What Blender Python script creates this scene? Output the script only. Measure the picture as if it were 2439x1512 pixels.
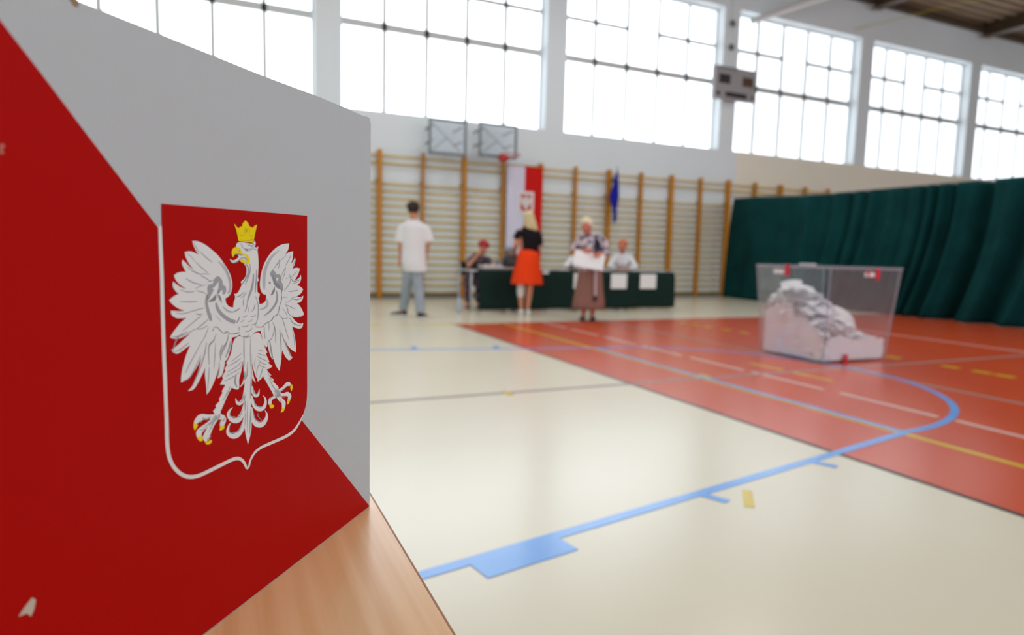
import bpy, bmesh, math, random
from mathutils import Vector, Matrix
from mathutils.geometry import tessellate_polygon

for o in list(bpy.data.objects):
    bpy.data.objects.remove(o, do_unlink=True)
SC = bpy.context.scene
COL = SC.collection
random.seed(7)

# ------------------------------------------------------------------ camera
CAMZ = 1.036
YAW, PITCH, ROLL, FPX = 0.422687, 0.0990881, 0.0248604, 1538.84
fw = Vector((math.sin(YAW)*math.cos(PITCH), math.cos(YAW)*math.cos(PITCH), -math.sin(PITCH)))
rt = Vector((math.cos(YAW), -math.sin(YAW), 0)); up = rt.cross(fw)
r2 = rt*math.cos(ROLL) + up*math.sin(ROLL)
u2 = -rt*math.sin(ROLL) + up*math.cos(ROLL)
cd = bpy.data.cameras.new('camera'); cam = bpy.data.objects.new('camera', cd); COL.objects.link(cam)
M = Matrix((r2, u2, -fw)).transposed().to_4x4(); M.translation = Vector((0, 0, CAMZ))
cam.matrix_world = M
cd.sensor_fit = 'HORIZONTAL'; cd.sensor_width = 36.0; cd.lens = 36.0*FPX/2439.0
cd.clip_start = 0.02; cd.clip_end = 200
cd.dof.use_dof = True; cd.dof.focus_distance = 0.60; cd.dof.aperture_fstop = 4.6
SC.camera = cam

# ------------------------------------------------------------------ sky, exposure
w = bpy.data.worlds.new('sky'); SC.world = w; w.use_nodes = True
bg = w.node_tree.nodes['Background']; bg.inputs[0].default_value = (0.93, 0.97, 1.0, 1); bg.inputs[1].default_value = 2.0
SC.cycles.transparent_max_bounces = 32
SC.view_settings.view_transform = 'Standard'; SC.view_settings.look = 'None'
SC.view_settings.exposure = 1.15; SC.view_settings.gamma = 1; SC.view_settings.use_curve_mapping = False

# the room: window wall at Y = WY, opposite wall behind the camera
WY = 13.85; XL, XR = -14.0, 33.0; YB = -5.2; CH = 8.72
WX0, WPER, WW, WZ0, WZ1 = 2.30, 5.175, 4.65, 3.93, 7.59
WIN = [WX0 + WPER*k for k in range(-3, 6)]          # left edges of the window openings
# daylight enters by the windows: portals guide the sampling of the sky
def portal(x0, x1, z0, z1, y, facing):
    L = bpy.data.lights.new('window_daylight', 'AREA'); L.shape = 'RECTANGLE'; L.size = x1-x0; L.size_y = z1-z0
    L.cycles.is_portal = True
    o = bpy.data.objects.new('window_daylight', L); COL.objects.link(o)
    o.location = ((x0+x1)/2, y, (z0+z1)/2)
    o.rotation_euler = (math.radians(-90 if facing < 0 else 90), 0, 0)
for x in WIN: portal(x, x+WW, WZ0, WZ1, WY+.40, -1)
BWIN = [(x+.3, x+4.7) for x in WIN[1:8]]  # windows out of view behind the camera, put in to light the hall
for a, b in BWIN: portal(a, b, 3.5, 7.8, YB-.40, 1)

# unseen luminaires added to brighten the hall, three rows under the roof deck
ADDED_LAMPS = [(-8+4.4*i, y) for y in (4.6,9.4) for i in range(5)] + [(5.2,.2),(9.6,.2)]
def added_lamp_light(x,y,parent):
    L = bpy.data.lights.new('added_lamp_light','AREA'); L.shape='RECTANGLE'; L.size=1.5; L.size_y=.45; L.energy=30; L.color=(.985,.99,1.0)
    o = bpy.data.objects.new('added_lamp_light',L); COL.objects.link(o); o.parent=parent; o.location=(0,0,-.035); return o
# ------------------------------------------------------------------ helpers
def tag(o, label=None, cat=None, group=None, kind=None):
    if label: o['label'] = label
    if cat: o['category'] = cat
    if group: o['group'] = group
    if kind: o['kind'] = kind
    return o
def empty(name, loc=(0,0,0), rz=0, label=None, cat=None, group=None, kind=None):
    o = bpy.data.objects.new(name, None); COL.objects.link(o); o.location = loc; o.rotation_euler = (0,0,rz)
    o.empty_display_size = .1
    return tag(o, label, cat, group, kind)
def copy_tree(o, parent=None):
    c = o.copy(); COL.objects.link(c); c.parent = parent
    for ch in list(o.children): copy_tree(ch, c)
    return c

class MB:
    def __init__(s): s.v=[]; s.f=[]; s.m=[]
    def add(s, vs, fs, mi=0):
        n=len(s.v); s.v += [tuple(v) for v in vs]; s.f += [tuple(i+n for i in f) for f in fs]; s.m += [mi]*len(fs); return s
    def box(s, x0,x1,y0,y1,z0,z1, mi=0):
        vs=[(x0,y0,z0),(x1,y0,z0),(x1,y1,z0),(x0,y1,z0),(x0,y0,z1),(x1,y0,z1),(x1,y1,z1),(x0,y1,z1)]
        return s.add(vs,[(0,3,2,1),(4,5,6,7),(0,1,5,4),(1,2,6,5),(2,3,7,6),(3,0,4,7)],mi)
    def tube(s, pts, rads, seg=12, mi=0, caps=True, flat=None):
        """round tube through points; rads a number or list; round ends"""
        pts=[Vector(p) for p in pts]; n=len(pts)
        if not hasattr(rads,'__len__'): rads=[rads]*n
        P_=list(pts); R_=list(rads)
        if caps:
            d0=(pts[0]-pts[1]).normalized(); d1=(pts[-1]-pts[-2]).normalized()
            pre=[(pts[0]+d0*rads[0]*k, rads[0]*math.sqrt(max(0,1-k*k))) for k in (.98,.85,.5)]
            post=[(pts[-1]+d1*rads[-1]*k, rads[-1]*math.sqrt(max(0,1-k*k))) for k in (.5,.85,.98)]
            P_=[a for a,_ in pre]+P_+[a for a,_ in post]; R_=[b for _,b in pre]+R_+[b for _,b in post]
        rings=[]; prev=None; N=len(P_)
        for i in range(N):
            a=P_[max(i-1,0)]; b=P_[min(i+1,N-1)]; t=(b-a).normalized()
            if prev is None:
                h=Vector((0,0,1)) if abs(t.z)<.9 else Vector((1,0,0)); nx=t.cross(h).normalized()
            else: nx=(prev-t*prev.dot(t)).normalized()
            prev=nx; ny=t.cross(nx)
            rings.append([P_[i]+(nx*math.cos(2*math.pi*k/seg)+ny*math.sin(2*math.pi*k/seg))*R_[i] for k in range(seg)])
        return s.rings(rings, mi)
    def rings(s, rings, mi=0, cap=True):
        seg=len(rings[0]); vs=[v for r in rings for v in r]; fs=[]
        for i in range(len(rings)-1):
            for k in range(seg):
                k2=(k+1)%seg; fs.append((i*seg+k, i*seg+k2, (i+1)*seg+k2, (i+1)*seg+k))
        if cap: fs.append(tuple(range(seg))[::-1]); fs.append(tuple((len(rings)-1)*seg+k for k in range(seg)))
        return s.add(vs,fs,mi)
    def loft(s, secs, seg=24, mi=0, mod=None):
        """secs: (z, cx, cy, rx, ry); mod(theta, i)->radial factor"""
        rs=[]
        for i,(z,cx,cy,rx,ry) in enumerate(secs):
            r=[]
            for k in range(seg):
                t=2*math.pi*k/seg; m=mod(t,i) if mod else 1
                r.append(Vector((cx+rx*m*math.cos(t), cy+ry*m*math.sin(t), z)))
            rs.append(r)
        return s.rings(rs, mi)
    def ell(s, c, r, seg=16, rn=10, mi=0, rot=None):
        rs=[]
        for i in range(1,rn):
            ph=math.pi*i/rn; ring=[]
            for k in range(seg):
                t=2*math.pi*k/seg
                v=Vector((r[0]*math.sin(ph)*math.cos(t), r[1]*math.sin(ph)*math.sin(t), -r[2]*math.cos(ph)))
                if rot: v=rot@v
                ring.append(Vector(c)+v)
            rs.append(ring)
        return s.rings(rs, mi)
    def build(s, name, mats, parent=None, smooth=False, remesh=None, sm=2, bevel=None, **kw):
        me=bpy.data.meshes.new(name); me.from_pydata(s.v,[],s.f)
        if not isinstance(mats,(list,tuple)): mats=[mats]
        for m in mats: me.materials.append(m)
        if len(mats)>1: me.polygons.foreach_set('material_index', s.m)
        b=bmesh.new(); b.from_mesh(me); bmesh.ops.recalc_face_normals(b, faces=b.faces); b.to_mesh(me); b.free()
        if smooth or remesh: me.polygons.foreach_set('use_smooth',[True]*len(me.polygons))
        me.update()
        o=bpy.data.objects.new(name, me); COL.objects.link(o); o.parent=parent
        if remesh:
            r=o.modifiers.new('union','REMESH'); r.mode='VOXEL'; r.voxel_size=remesh; r.use_smooth_shade=True
            if sm: q=o.modifiers.new('soft','SMOOTH'); q.factor=.5; q.iterations=sm
        if bevel:
            q=o.modifiers.new('edge','BEVEL'); q.width=bevel; q.segments=2; q.limit_method='ANGLE'
        tag(o, **kw)
        return o

def mat(name, col, rough=.6, spec=.5, metal=0, noise=None, bump=None, coat=0, sheen=0):
    m=bpy.data.materials.new(name); m.use_nodes=True; nt=m.node_tree; b=nt.nodes['Principled BSDF']
    b.inputs['Base Color'].default_value=(*col,1); b.inputs['Roughness'].default_value=rough
    b.inputs['Specular IOR Level'].default_value=spec; b.inputs['Metallic'].default_value=metal
    b.inputs['Coat Weight'].default_value=coat; b.inputs['Coat Roughness'].default_value=.17
    b.inputs['Sheen Weight'].default_value=sheen
    tc=nt.nodes.new('ShaderNodeTexCoord')
    if noise:
        sc,col2,amt=noise[:3]; st=noise[3] if len(noise)>3 else (1,1,1)
        mp=nt.nodes.new('ShaderNodeMapping'); mp.inputs['Scale'].default_value=st
        nt.links.new(tc.outputs['Object'],mp.inputs[0])
        n=nt.nodes.new('ShaderNodeTexNoise'); n.inputs['Scale'].default_value=sc; n.inputs['Detail'].default_value=5
        nt.links.new(mp.outputs[0],n.inputs['Vector'])
        cr=nt.nodes.new('ShaderNodeValToRGB'); cr.color_ramp.elements[0].position=.5-.5*amt+.0; cr.color_ramp.elements[1].position=.5+.5*amt
        cr.color_ramp.elements[0].color=(*col,1); cr.color_ramp.elements[1].color=(*col2,1)
        nt.links.new(n.outputs['Fac'],cr.inputs[0]); nt.links.new(cr.outputs[0],b.inputs['Base Color'])
    if bump:
        n2=nt.nodes.new('ShaderNodeTexNoise'); n2.inputs['Scale'].default_value=bump[0]; n2.inputs['Detail'].default_value=6
        nt.links.new(tc.outputs['Object'],n2.inputs['Vector'])
        bp=nt.nodes.new('ShaderNodeBump'); bp.inputs['Strength'].default_value=bump[1]; bp.inputs['Distance'].default_value=bump[2] if len(bump)>2 else .01
        nt.links.new(n2.outputs['Fac'],bp.inputs['Height']); nt.links.new(bp.outputs[0],b.inputs['Normal'])
    return m
def lin(r,g,b):
    f=lambda c:(c/255/12.92 if c<=10 else ((c/255+.055)/1.055)**2.4)
    return (f(r),f(g),f(b))

# ------------------------------------------------------------------ materials
M_floor = mat('cream_vinyl_floor', lin(222,214,190), .25, .7, noise=(.9, lin(226,219,198), .5))
M_red = mat('orange_red_court_paint', lin(208,82,40), .25, .8, noise=(1.2, lin(202,76,36), .5))
M_lblue = mat('blue_court_line', lin(100,160,232), .2, .5, noise=(3, lin(122,176,242), .6))
M_lyel = mat('yellow_court_line', lin(214,186,30), .22)
M_lwhite = mat('white_court_line', lin(222,205,198), .22)
M_lgrey = mat('grey_court_line', lin(160,150,146), .22)
M_lblack = mat('black_joint_line', lin(50,45,50), .4)
M_wall = mat('white_wall_paint', lin(224,233,238), .75, .3, noise=(.35, lin(216,221,222), .6))
M_cream = mat('cream_wall_paint', lin(238,230,214), .75, .3, noise=(.5, lin(232,224,208), .6))
M_base = mat('grey_skirting', lin(120,118,112), .6)
M_ceil = mat('brown_steel_deck', lin(158,140,118), .6, .3, noise=(6, lin(132,114,92), .5, (.2,3,1)))
M_beam = mat('dark_brown_girder', lin(78,60,42), .5)
M_frame = mat('white_window_frame', lin(225,230,235), .45)
M_mull = mat('grey_glazing_bar', lin(196,199,198), .5)
M_steel = mat('grey_painted_steel', lin(98,106,106), .45, .5, .2)
M_white = mat('white_painted_steel', lin(215,215,215), .4)
M_post = mat('orange_varnished_wood', lin(202,136,14), .4, .3, noise=(5, lin(186,116,8), .5, (6,6,.5)))
M_rung = mat('pale_varnished_wood', lin(220,190,108), .4, .3, noise=(8, lin(206,174,92), .5, (.5,6,6)))
M_cloth = mat('dark_green_tablecloth', lin(18,40,35), .85, .2, bump=(160,.2))
M_curt = mat('dark_green_curtain', lin(13,70,70), .9, .1, noise=(2, lin(9,50,52), .6), bump=(200,.2))
M_paper = mat('white_paper', lin(232,230,228), .7, .3)
M_ballot = mat('ballot_paper', lin(242,241,242), .7, .3)
M_skin = mat('skin', lin(205,142,112), .5, .4, noise=(9, lin(196,130,100), .5))
M_skin2 = mat('ruddy_skin', lin(200,120,98), .5, .4)
M_shirt = mat('white_cotton', lin(226,224,226), .85, .2, bump=(12,.25,.02))
M_jeans = mat('pale_blue_denim', lin(146,154,164), .85, .2, noise=(6, lin(162,170,178), .5), bump=(14,.2,.02))
M_black = mat('black_fabric', lin(24,18,24), .85, .2)
M_orange = mat('bright_orange_skirt_fabric', lin(240,66,16), .8, .2)
M_brown = mat('brown_skirt_fabric', lin(150,112,100), .85, .2, noise=(40, lin(134,98,88), .5))
M_pattern = mat('patterned_blouse_fabric', lin(84,86,108), .85, .2, noise=(11, lin(222,208,212), .16))
M_grey = mat('grey_knit', lin(112,122,134), .85, .2)
M_dpat = mat('dark_patterned_fabric', lin(40,34,44), .85, .2, noise=(22, lin(120,104,118), .15))
M_hdark = mat('dark_brown_hair', lin(34,20,17), .6, .4, bump=(60,.5))
M_hblond = mat('blond_hair', lin(222,208,164), .5, .4, noise=(14, lin(198,180,130), .5, (6,6,.6)), bump=(60,.4))
M_hwhite = mat('white_curly_hair', lin(226,214,186), .6, .4, bump=(40,.6))
M_hred = mat('red_dyed_hair', lin(168,24,40), .5, .4, bump=(50,.5))
M_hginger = mat('ginger_hair', lin(206,104,42), .6, .3, bump=(50,.5))
M_hgrey = mat('grey_hair', lin(140,148,156), .6, .4, bump=(50,.5))
M_eyew = mat('eye_white', lin(235,232,228), .2); M_eyed = mat('eye_dark', lin(40,28,22), .2)
M_lip = mat('lips', lin(170,84,78), .5)
M_sole = mat('white_rubber', lin(218,218,214), .5)
M_shoe = mat('dark_shoe_leather', lin(36,32,38), .4)
M_bluef = mat('blue_flag_cloth', lin(24,28,150), .8, .2)
M_redf = mat('red_flag_cloth', lin(200,22,18), .8, .2)
M_whitef = mat('white_flag_cloth', lin(214,210,226), .8, .2)
M_board = mat('scoreboard_grey', lin(150,147,148), .5)
M_disp = mat('dark_display', lin(52,47,54), .25)
M_disprefl = mat('display_brown_reflection', lin(84,60,40), .3)  # right-hand displays: a brownish reflection put into the dark colour
M_hoop = mat('red_steel_hoop', lin(196,52,40), .4)
M_seal = mat('red_plastic_seal', lin(214,22,54), .5)
M_bottle = mat('pale_blue_plastic', lin(168,180,194), .3)
M_yel = mat('yellow_rope', lin(196,178,40), .7)
M_wood = mat('beech_laminate', lin(242,202,152), .27, .6, noise=(5, lin(226,176,120), .42, (13,.4,1)), coat=.15)
M_edge = mat('brown_table_edge', lin(160,106,62), .5)
M_tmetal = mat('pale_grey_metal', lin(196,198,200), .4, .5, .3)
M_chair = mat('black_chair_plastic', lin(28,28,30), .5)
M_bag = mat('black_bag_leather', lin(30,26,32), .45)
M_leaf = mat('leaf_green', lin(96,128,70), .6); M_bark = mat('bark', lin(110,96,80), .8)
def translucent(m, amt):
    nt=m.node_tree; b=nt.nodes['Principled BSDF']; out=nt.nodes['Material Output']
    tl=nt.nodes.new('ShaderNodeBsdfTranslucent'); tl.inputs[0].default_value=(.93,.93,.93,1); mx=nt.nodes.new('ShaderNodeMixShader'); mx.inputs[0].default_value=amt
    nt.links.new(b.outputs[0],mx.inputs[1]); nt.links.new(tl.outputs[0],mx.inputs[2]); nt.links.new(mx.outputs[0],out.inputs[0]); return m
translucent(M_ballot,.08)
# booth print
M_pwhite = mat('booth_white_print', lin(198,201,206), .6, .3, bump=(420,.12,.002))
M_pred = mat('booth_red_print', lin(184,2,0), .6, .14, bump=(420,.12,.002))
M_card = mat('brown_cardboard', lin(160,132,100), .8)
M_chip = mat('bare_card_chip', lin(206,196,178), .8)
M_pfeather = mat('print_white', lin(240,240,241), .6, .3)
M_plight = mat('print_light_grey', lin(198,199,204), .6, .3)
M_pshade = mat('print_grey', lin(172,173,180), .6, .3)
M_pdark = mat('print_dark_grey', lin(148,150,156), .6, .3)
M_pgold = mat('print_gold', lin(255,226,4), .6, .3)
M_pgs = mat('print_gold_shade', lin(196,160,22), .6, .3)

def clear_mat(name, tint, gloss, diff, dcol=(1,1,1)):
    m=bpy.data.materials.new(name); m.use_nodes=True; nt=m.node_tree; nt.nodes.clear()
    out=nt.nodes.new('ShaderNodeOutputMaterial'); tr=nt.nodes.new('ShaderNodeBsdfTransparent'); tr.inputs[0].default_value=(*tint,1)
    gl=nt.nodes.new('ShaderNodeBsdfGlossy'); gl.inputs['Roughness'].default_value=.12
    df=nt.nodes.new('ShaderNodeBsdfDiffuse'); df.inputs[0].default_value=(*dcol,1)
    fr=nt.nodes.new('ShaderNodeFresnel'); fr.inputs[0].default_value=1.45
    mu=nt.nodes.new('ShaderNodeMath'); mu.operation='MULTIPLY'; mu.inputs[1].default_value=gloss
    nt.links.new(fr.outputs[0],mu.inputs[0])
    a=nt.nodes.new('ShaderNodeMixShader'); a.inputs[0].default_value=diff
    nt.links.new(tr.outputs[0],a.inputs[1]); nt.links.new(df.outputs[0],a.inputs[2])
    b=nt.nodes.new('ShaderNodeMixShader'); nt.links.new(mu.outputs[0],b.inputs[0])
    nt.links.new(a.outputs[0],b.inputs[1]); nt.links.new(gl.outputs[0],b.inputs[2]); nt.links.new(b.outputs[0],out.inputs[0])
    return m
M_glass = clear_mat('window_glass', (.96,.98,1), .6, 0)
M_acryl = clear_mat('clear_acrylic', (.86,.88,.9), .8, .12, lin(230,235,240))
M_plast = clear_mat('hazy_clear_plastic', (.985,.988,.99), .22, .022, lin(205,222,240))
M_rim = clear_mat('plastic_rim', (.85,.86,.88), .5, .22, lin(226,226,236))

# ------------------------------------------------------------------ room shell
def wall_with_windows(name, y0, y1, wins, z0, z1, mats, split=None):
    b=MB()
    def bx(x0,x1,za,zb):
        if split is not None and x0<split<x1: b.box(x0,split,y0,y1,za,zb,0); b.box(split,x1,y0,y1,za,zb,1)
        else: b.box(x0,x1,y0,y1,za,zb, 1 if (split is not None and x0>=split) else 0)
    bx(XL,XR,0,z0); b.box(XL,XR,y0,y1,z1,CH)
    x=XL
    for a,c in wins: b.box(x,a,y0,y1,z0,z1); x=c
    b.box(x,XR,y0,y1,z0,z1)
    return b.build(name, mats, kind='structure')
wall_with_windows('wall_back', WY, WY+.36, [(x,x+WW) for x in WIN], WZ0, WZ1, [M_wall,M_cream], split=12.78)
wall_with_windows('wall_front', YB-.36, YB, BWIN, 3.5, 7.8, [M_wall])
MB().box(XL-.3,XL,YB-.36,WY+.36,0,CH).build('wall_left', M_wall, kind='structure')
MB().box(XR,XR+.3,YB-.36,WY+.36,0,CH).build('wall_right', M_wall, kind='structure')
fl=MB().box(XL-.3,XR+.3,YB-.36,WY+.36,-.15,0).build('floor', M_floor, kind='structure')
b=MB(); 
# trapezoidal steel deck, ribs along X
y=YB-.36; pr=[]
while y < WY+.36:
    pr += [(y,CH+.04),(y+.06,CH+.12),(y+.20,CH+.12),(y+.26,CH+.04)]; y+=.34
pr.append((y,CH+.04))
vs=[]; fs=[]
for (yy,zz) in pr: vs += [(XL-.3,yy,zz),(XR+.3,yy,zz)]
for i in range(len(pr)-1): fs.append((2*i,2*i+1,2*i+3,2*i+2))
b.add(vs,fs); b.box(XL-.3,XR+.3,YB-.36,WY+.36,CH+.16,CH+.3)
b.build('ceiling', M_ceil, kind='structure')
MB().box(XL,XR,WY-.16,WY,CH-.16,CH+.03).build('trim_1', M_beam, kind='structure')
k=2
for x in WIN[1:]:
    xc=x-.26
    g=MB(); g.box(xc-.16,xc+.16,YB,WY-.16,CH-.34,CH-.30); g.box(xc-.03,xc+.03,YB,WY-.16,CH-.30,CH+.02); g.box(xc-.16,xc+.16,YB,WY-.16,CH-.01,CH+.03)
    g.build('trim_%d'%k, M_beam, kind='structure'); k+=1
lampg=None
for i,(x,y) in enumerate(ADDED_LAMPS):
    r_=empty('added_ceiling_lamp',(x,y,8.2),label=['first','second','third','fourth','fifth'][i%5]+' from the left of the luminaires '+['in the middle row','nearest the wall bars','in the row farthest from the wall bars'][i//5],cat='ceiling lamp',group='luminaires under the roof')
    MB().box(-.8,.8,-.26,.26,0,.09).box(-.8,.8,-.26,-.245,-.03,0).box(-.8,.8,.245,.26,-.03,0).build('housing',M_white,r_)
    MB().box(-.01,.01,-.01,.01,.09,.6).build('suspension_rod',M_steel,r_)
    added_lamp_light(x,y,r_)
b=MB(); b.box(XL,XR,WY-.025,WY,0,.11); b.build('baseboard_back', M_base, kind='structure')

# windows: five panes wide, low row tall, two short rows above; the middle column has one tall pane
def window(n, x, y0, z0, z1, w, sgn, rows):
    root=empty('window_%d'%n, (x, y0, z0), kind='structure')
    h=z1-z0; f=MB(); d=.06*sgn
    ya,yb=sorted((0,d))
    f.box(0,w,ya,yb,0,.035); f.box(0,w,ya,yb,h-.05,h); f.box(0,.04,ya,yb,.03,h-.04); f.box(w-.045,w,ya,yb,.03,h-.04)
    f.build('window_frame', M_frame, root)
    cw=w/5; q=MB(); zs1,zs2=rows
    ya,yb=sorted((.005*sgn,.05*sgn))
    for i in range(1,5): q.box(i*cw-.046,i*cw+.046,ya,yb,.03,h-.04)
    q.box(.03,w-.03,ya,yb,zs1-.08,zs1+.08)
    for i in (0,1,3,4): q.box(i*cw,(i+1)*cw,ya,yb,zs2-.048,zs2+.048)
    q.build('glazing_bars', M_mull, root)
    for i in range(5):
        a,c=i*cw+.01,(i+1)*cw-.01
        for (p,r) in (((.03,zs1),(zs1,zs2),(zs2,h-.04)) if i!=2 else ((.03,zs1),(zs1,h-.04))):
            ya,yb=sorted((.024*sgn,.030*sgn))
            MB().box(a,c,ya,yb,p+.01,r-.01).build('pane', M_glass, root)
    return root
n=1
for x in WIN:
    window(n, x, WY+.27, WZ0, WZ1, WW, 1, (1.80,2.73)); n+=1
for a,c in BWIN:
    window(n, a, YB-.27, 3.5, 7.8, c-a, -1, ((7.8-3.5)*.49,(7.8-3.5)*.75)); n+=1

# ------------------------------------------------------------------ court markings (parts of the floor)
def strip(b, pts, w, z, closed=False):
    pts=[Vector((p[0],p[1],0)) for p in pts]; vs=[]
    for i,p in enumerate(pts):
        a=pts[max(i-1,0)]; c=pts[min(i+1,len(pts)-1)]; t=(c-a).normalized(); nn=Vector((-t.y,t.x,0))
        vs += [p+nn*w/2, p-nn*w/2]
    N=len(vs); top=[(v.x,v.y,z) for v in vs]; bot=[(v.x,v.y,0.0) for v in vs]
    fs=[]
    for i in range(len(pts)-1):
        fs.append((2*i,2*i+1,2*i+3,2*i+2)); fs.append((N+2*i,N+2*i+1,N+2*i+3,N+2*i+2))
        fs.append((2*i,2*i+2,N+2*i+2,N+2*i)); fs.append((2*i+1,2*i+3,N+2*i+3,N+2*i+1))
    fs += [(0,1,N+1,N),(2*len(pts)-2,2*len(pts)-1,N+2*len(pts)-1,N+2*len(pts)-2)]
    b.add(top+bot,fs)
def lines(name, m, segs, z):
    b=MB()
    for i,s in enumerate(segs): strip(b, s[0], s[1], z+.00004*i)
    return b.build(name, m, fl)
ZR=.0004
MB().box(3.04,27,YB+.5,8.80,0,ZR).build('orange_court_area', M_red, fl)
lines('black_court_edge', M_lblack, [([(3.025,YB+.5),(3.025,8.84)],.035)], .0010)
lines('white_court_line', M_lwhite, [([(3.0,8.845),(27,8.95)],.055)] + [([(4.445-.003*i, y0),(4.445,y0+l)],.045) for i,(y0,l) in enumerate([(8.0,.7),(7.15,.7),(6.3,.7),(5.45,.7),(4.55,.78),(3.66,.8),(2.74,.78),(1.95,.68),(1.1,.7)])]
      + [([(8.85,.5),(8.85,8.8)],.05)], .0014)
lines('yellow_court_line', M_lyel, [([(3.775,8.66),(3.775,-2)],.05)]
      + [([(4.82,y0),(4.82,y0+l)],.05) for y0,l in [(3.9,.42),(4.45,.40)]]
      + [([(3.87,4.32),(3.87,4.50)],.06)]
      + [([(6.72,y0),(6.72,y0+.16)],.09) for y0 in (3.50,3.70,4.0,4.62,6.85,7.2,7.6,7.9,8.2)]
      + [([(1.92,4.24),(1.92,4.38)],.05), ([(2.139,2.129),(2.0025,1.9745)],.043)]
      + [([(2.2,8.84),(3.7,8.66)],.05), ([(1.0,8.9),(2.0,8.86)],.05)], .0018)
lines('grey_court_line', M_lgrey, [([(.2,4.33),(3.0,4.33)],.05), ([(3.05,4.34),(12,4.36)],.045), ([(5.5,8.75),(5.5,-2)],.05)], .0022)
cx,cy=3.80,4.355
arc=[(cx+1.80*math.cos(t),cy+1.80*math.sin(t)) for t in [math.radians(-90+180*i/48) for i in range(49)]]
blue=[([(3.81,2.53),(3.81,6.18)],.05), (arc,.05), ([(3.81,2.545),(.30,1.865)],.05), ([(3.81,6.165),(.30,6.90)],.045)]
L0=Vector((.30,1.865)); Ld=(Vector((3.81,2.545))-L0).normalized(); Ln=Vector((Ld.y,-Ld.x))
for t0 in (1.35+.28, 2.48+.03):
    p=L0+Ld*t0; blue.append(([tuple(p),tuple(p+Ln*.13+Ld*.035)],.045))
p0=L0+Ld*.44; p1=L0+Ld*.82
BLK=([tuple(p0+Ln*.065),tuple(p1+Ln*.065)],.13)
for q in ((1.85,6.62),(2.73,6.44)): blue.append(([q,(q[0]+.03,q[1]+.14)],.06))
lines('blue_court_line', M_lblue, blue, .0026); lines('blue_lane_block', M_lblue, [BLK], .0030)

# ------------------------------------------------------------------ wall bars
def wall_bars():
    root=empty('wall_bars', (0,WY,0))
    W=1.884; H=3.13
    for x,wd in ((.022,.042),(W/2,.05),(W-.022,.042)):
        MB().box(x-wd/2,x+wd/2,-.155,-.035,.02,H).build('upright', M_post, root, bevel=.006)
    zs=[.14+.153*k for k in range(16)]+[2.86,3.01]
    for z in zs:
        for a,c in ((.042,W/2-.024),(W/2+.024,W-.042)):
            y=-.095 if z<2.9 else -.13
            rs=[[Vector((x,y+.019*math.cos(2*math.pi*k/10),z+.021*math.sin(2*math.pi*k/10))) for k in range(10)] for x in (a,c)]
            MB().rings(rs).build('rung', M_rung, root, smooth=True)
    for x in (.022,W/2,W-.022):
        MB().box(x-.05,x+.05,-.036,0,2.48,2.52).build('wall_bracket', M_steel, root)
    return root
wb=wall_bars(); wb.name='wall_bars'
wlab=['wooden wall bars partly hidden behind the voting screen, farthest left',
 'wooden wall bars behind the walking person in the white T-shirt',
 'wooden wall bars under the backboards, left of and behind the hanging white and red flag',
 'wooden wall bars directly right of the hanging white and red flag',
 'wooden wall bars directly right of the furled blue flag',
 'wooden wall bars standing free between the long table and the green curtain',
 'wooden wall bars whose tops show just over the green curtain\'s left end',
 'wooden wall bars farthest right, only their tops above the curtain']
for k in range(8):
    o = wb if k==0 else copy_tree(wb)
    o.location=(1.170+1.885*k, WY, 0); tag(o, wlab[k], 'wall bars', 'wooden wall bars along the window wall')

# ------------------------------------------------------------------ green curtain
b=MB(); nu,nv=420,26; cols=[]
ycur=[13.55+(1.6-13.55)*i/nu for i in range(nu+1)]
random.seed(3); amp=[]; ph=0; val=[]
for i in range(nu+1):
    y=ycur[i]; r=min(1,max(0,(12.9-y)/4.5)); ph+= (12.0/nu)*2*math.pi/(.55+.22*math.sin(y*1.3)+.16*math.sin(y*3.7+1)); 
    val.append((math.sin(ph)+.35*math.sin(ph*2.3+1))*(.006+.11*r**1.4)*(1+.6*math.sin(y*1.9+1)))
vs=[]
for i in range(nu+1):
    y=ycur[i]; r=min(1,max(0,(13.2-y)/4)); top=2.49+.15*max(0,(y-10.5)/3)**1.4
    for j in range(nv+1):
        t=j/nv; z=.005+(top-.005)*t; s=(1-t)
        yy=y+.55*r*s**1.8 + (.25*s if i<3 else .25*s*max(0,1-(13.55-y)/1.5))
        xx=12.50-.40*min(1,(13.55-y)/1.2)-.22*s*max(0,1-(13.55-y)/1.2)+val[i]*(.75+.5*s)+.12*math.sin(y*1.1)*s
        vs.append((xx,min(yy,13.62),z))
fs=[(i*(nv+1)+j,(i+1)*(nv+1)+j,(i+1)*(nv+1)+j+1,i*(nv+1)+j+1) for i in range(nu) for j in range(nv)]
b.add(vs,fs)
ct=empty('curtain', (0,0,0), label='long dark green curtain hung across the gym from wall to right edge', cat='curtain')
o=b.build('curtain_fabric', M_curt, ct, smooth=True); s_=o.modifiers.new('thick','SOLIDIFY'); s_.thickness=.006
MB().tube([(12.60,WY-.02,2.72),(12.15,12.4,2.58),(12.1,10.5,2.50),(12.1,6,2.50),(12.1,1.5,2.50)],.010,8).build('hanging_cable', M_steel, ct, smooth=True)

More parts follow.
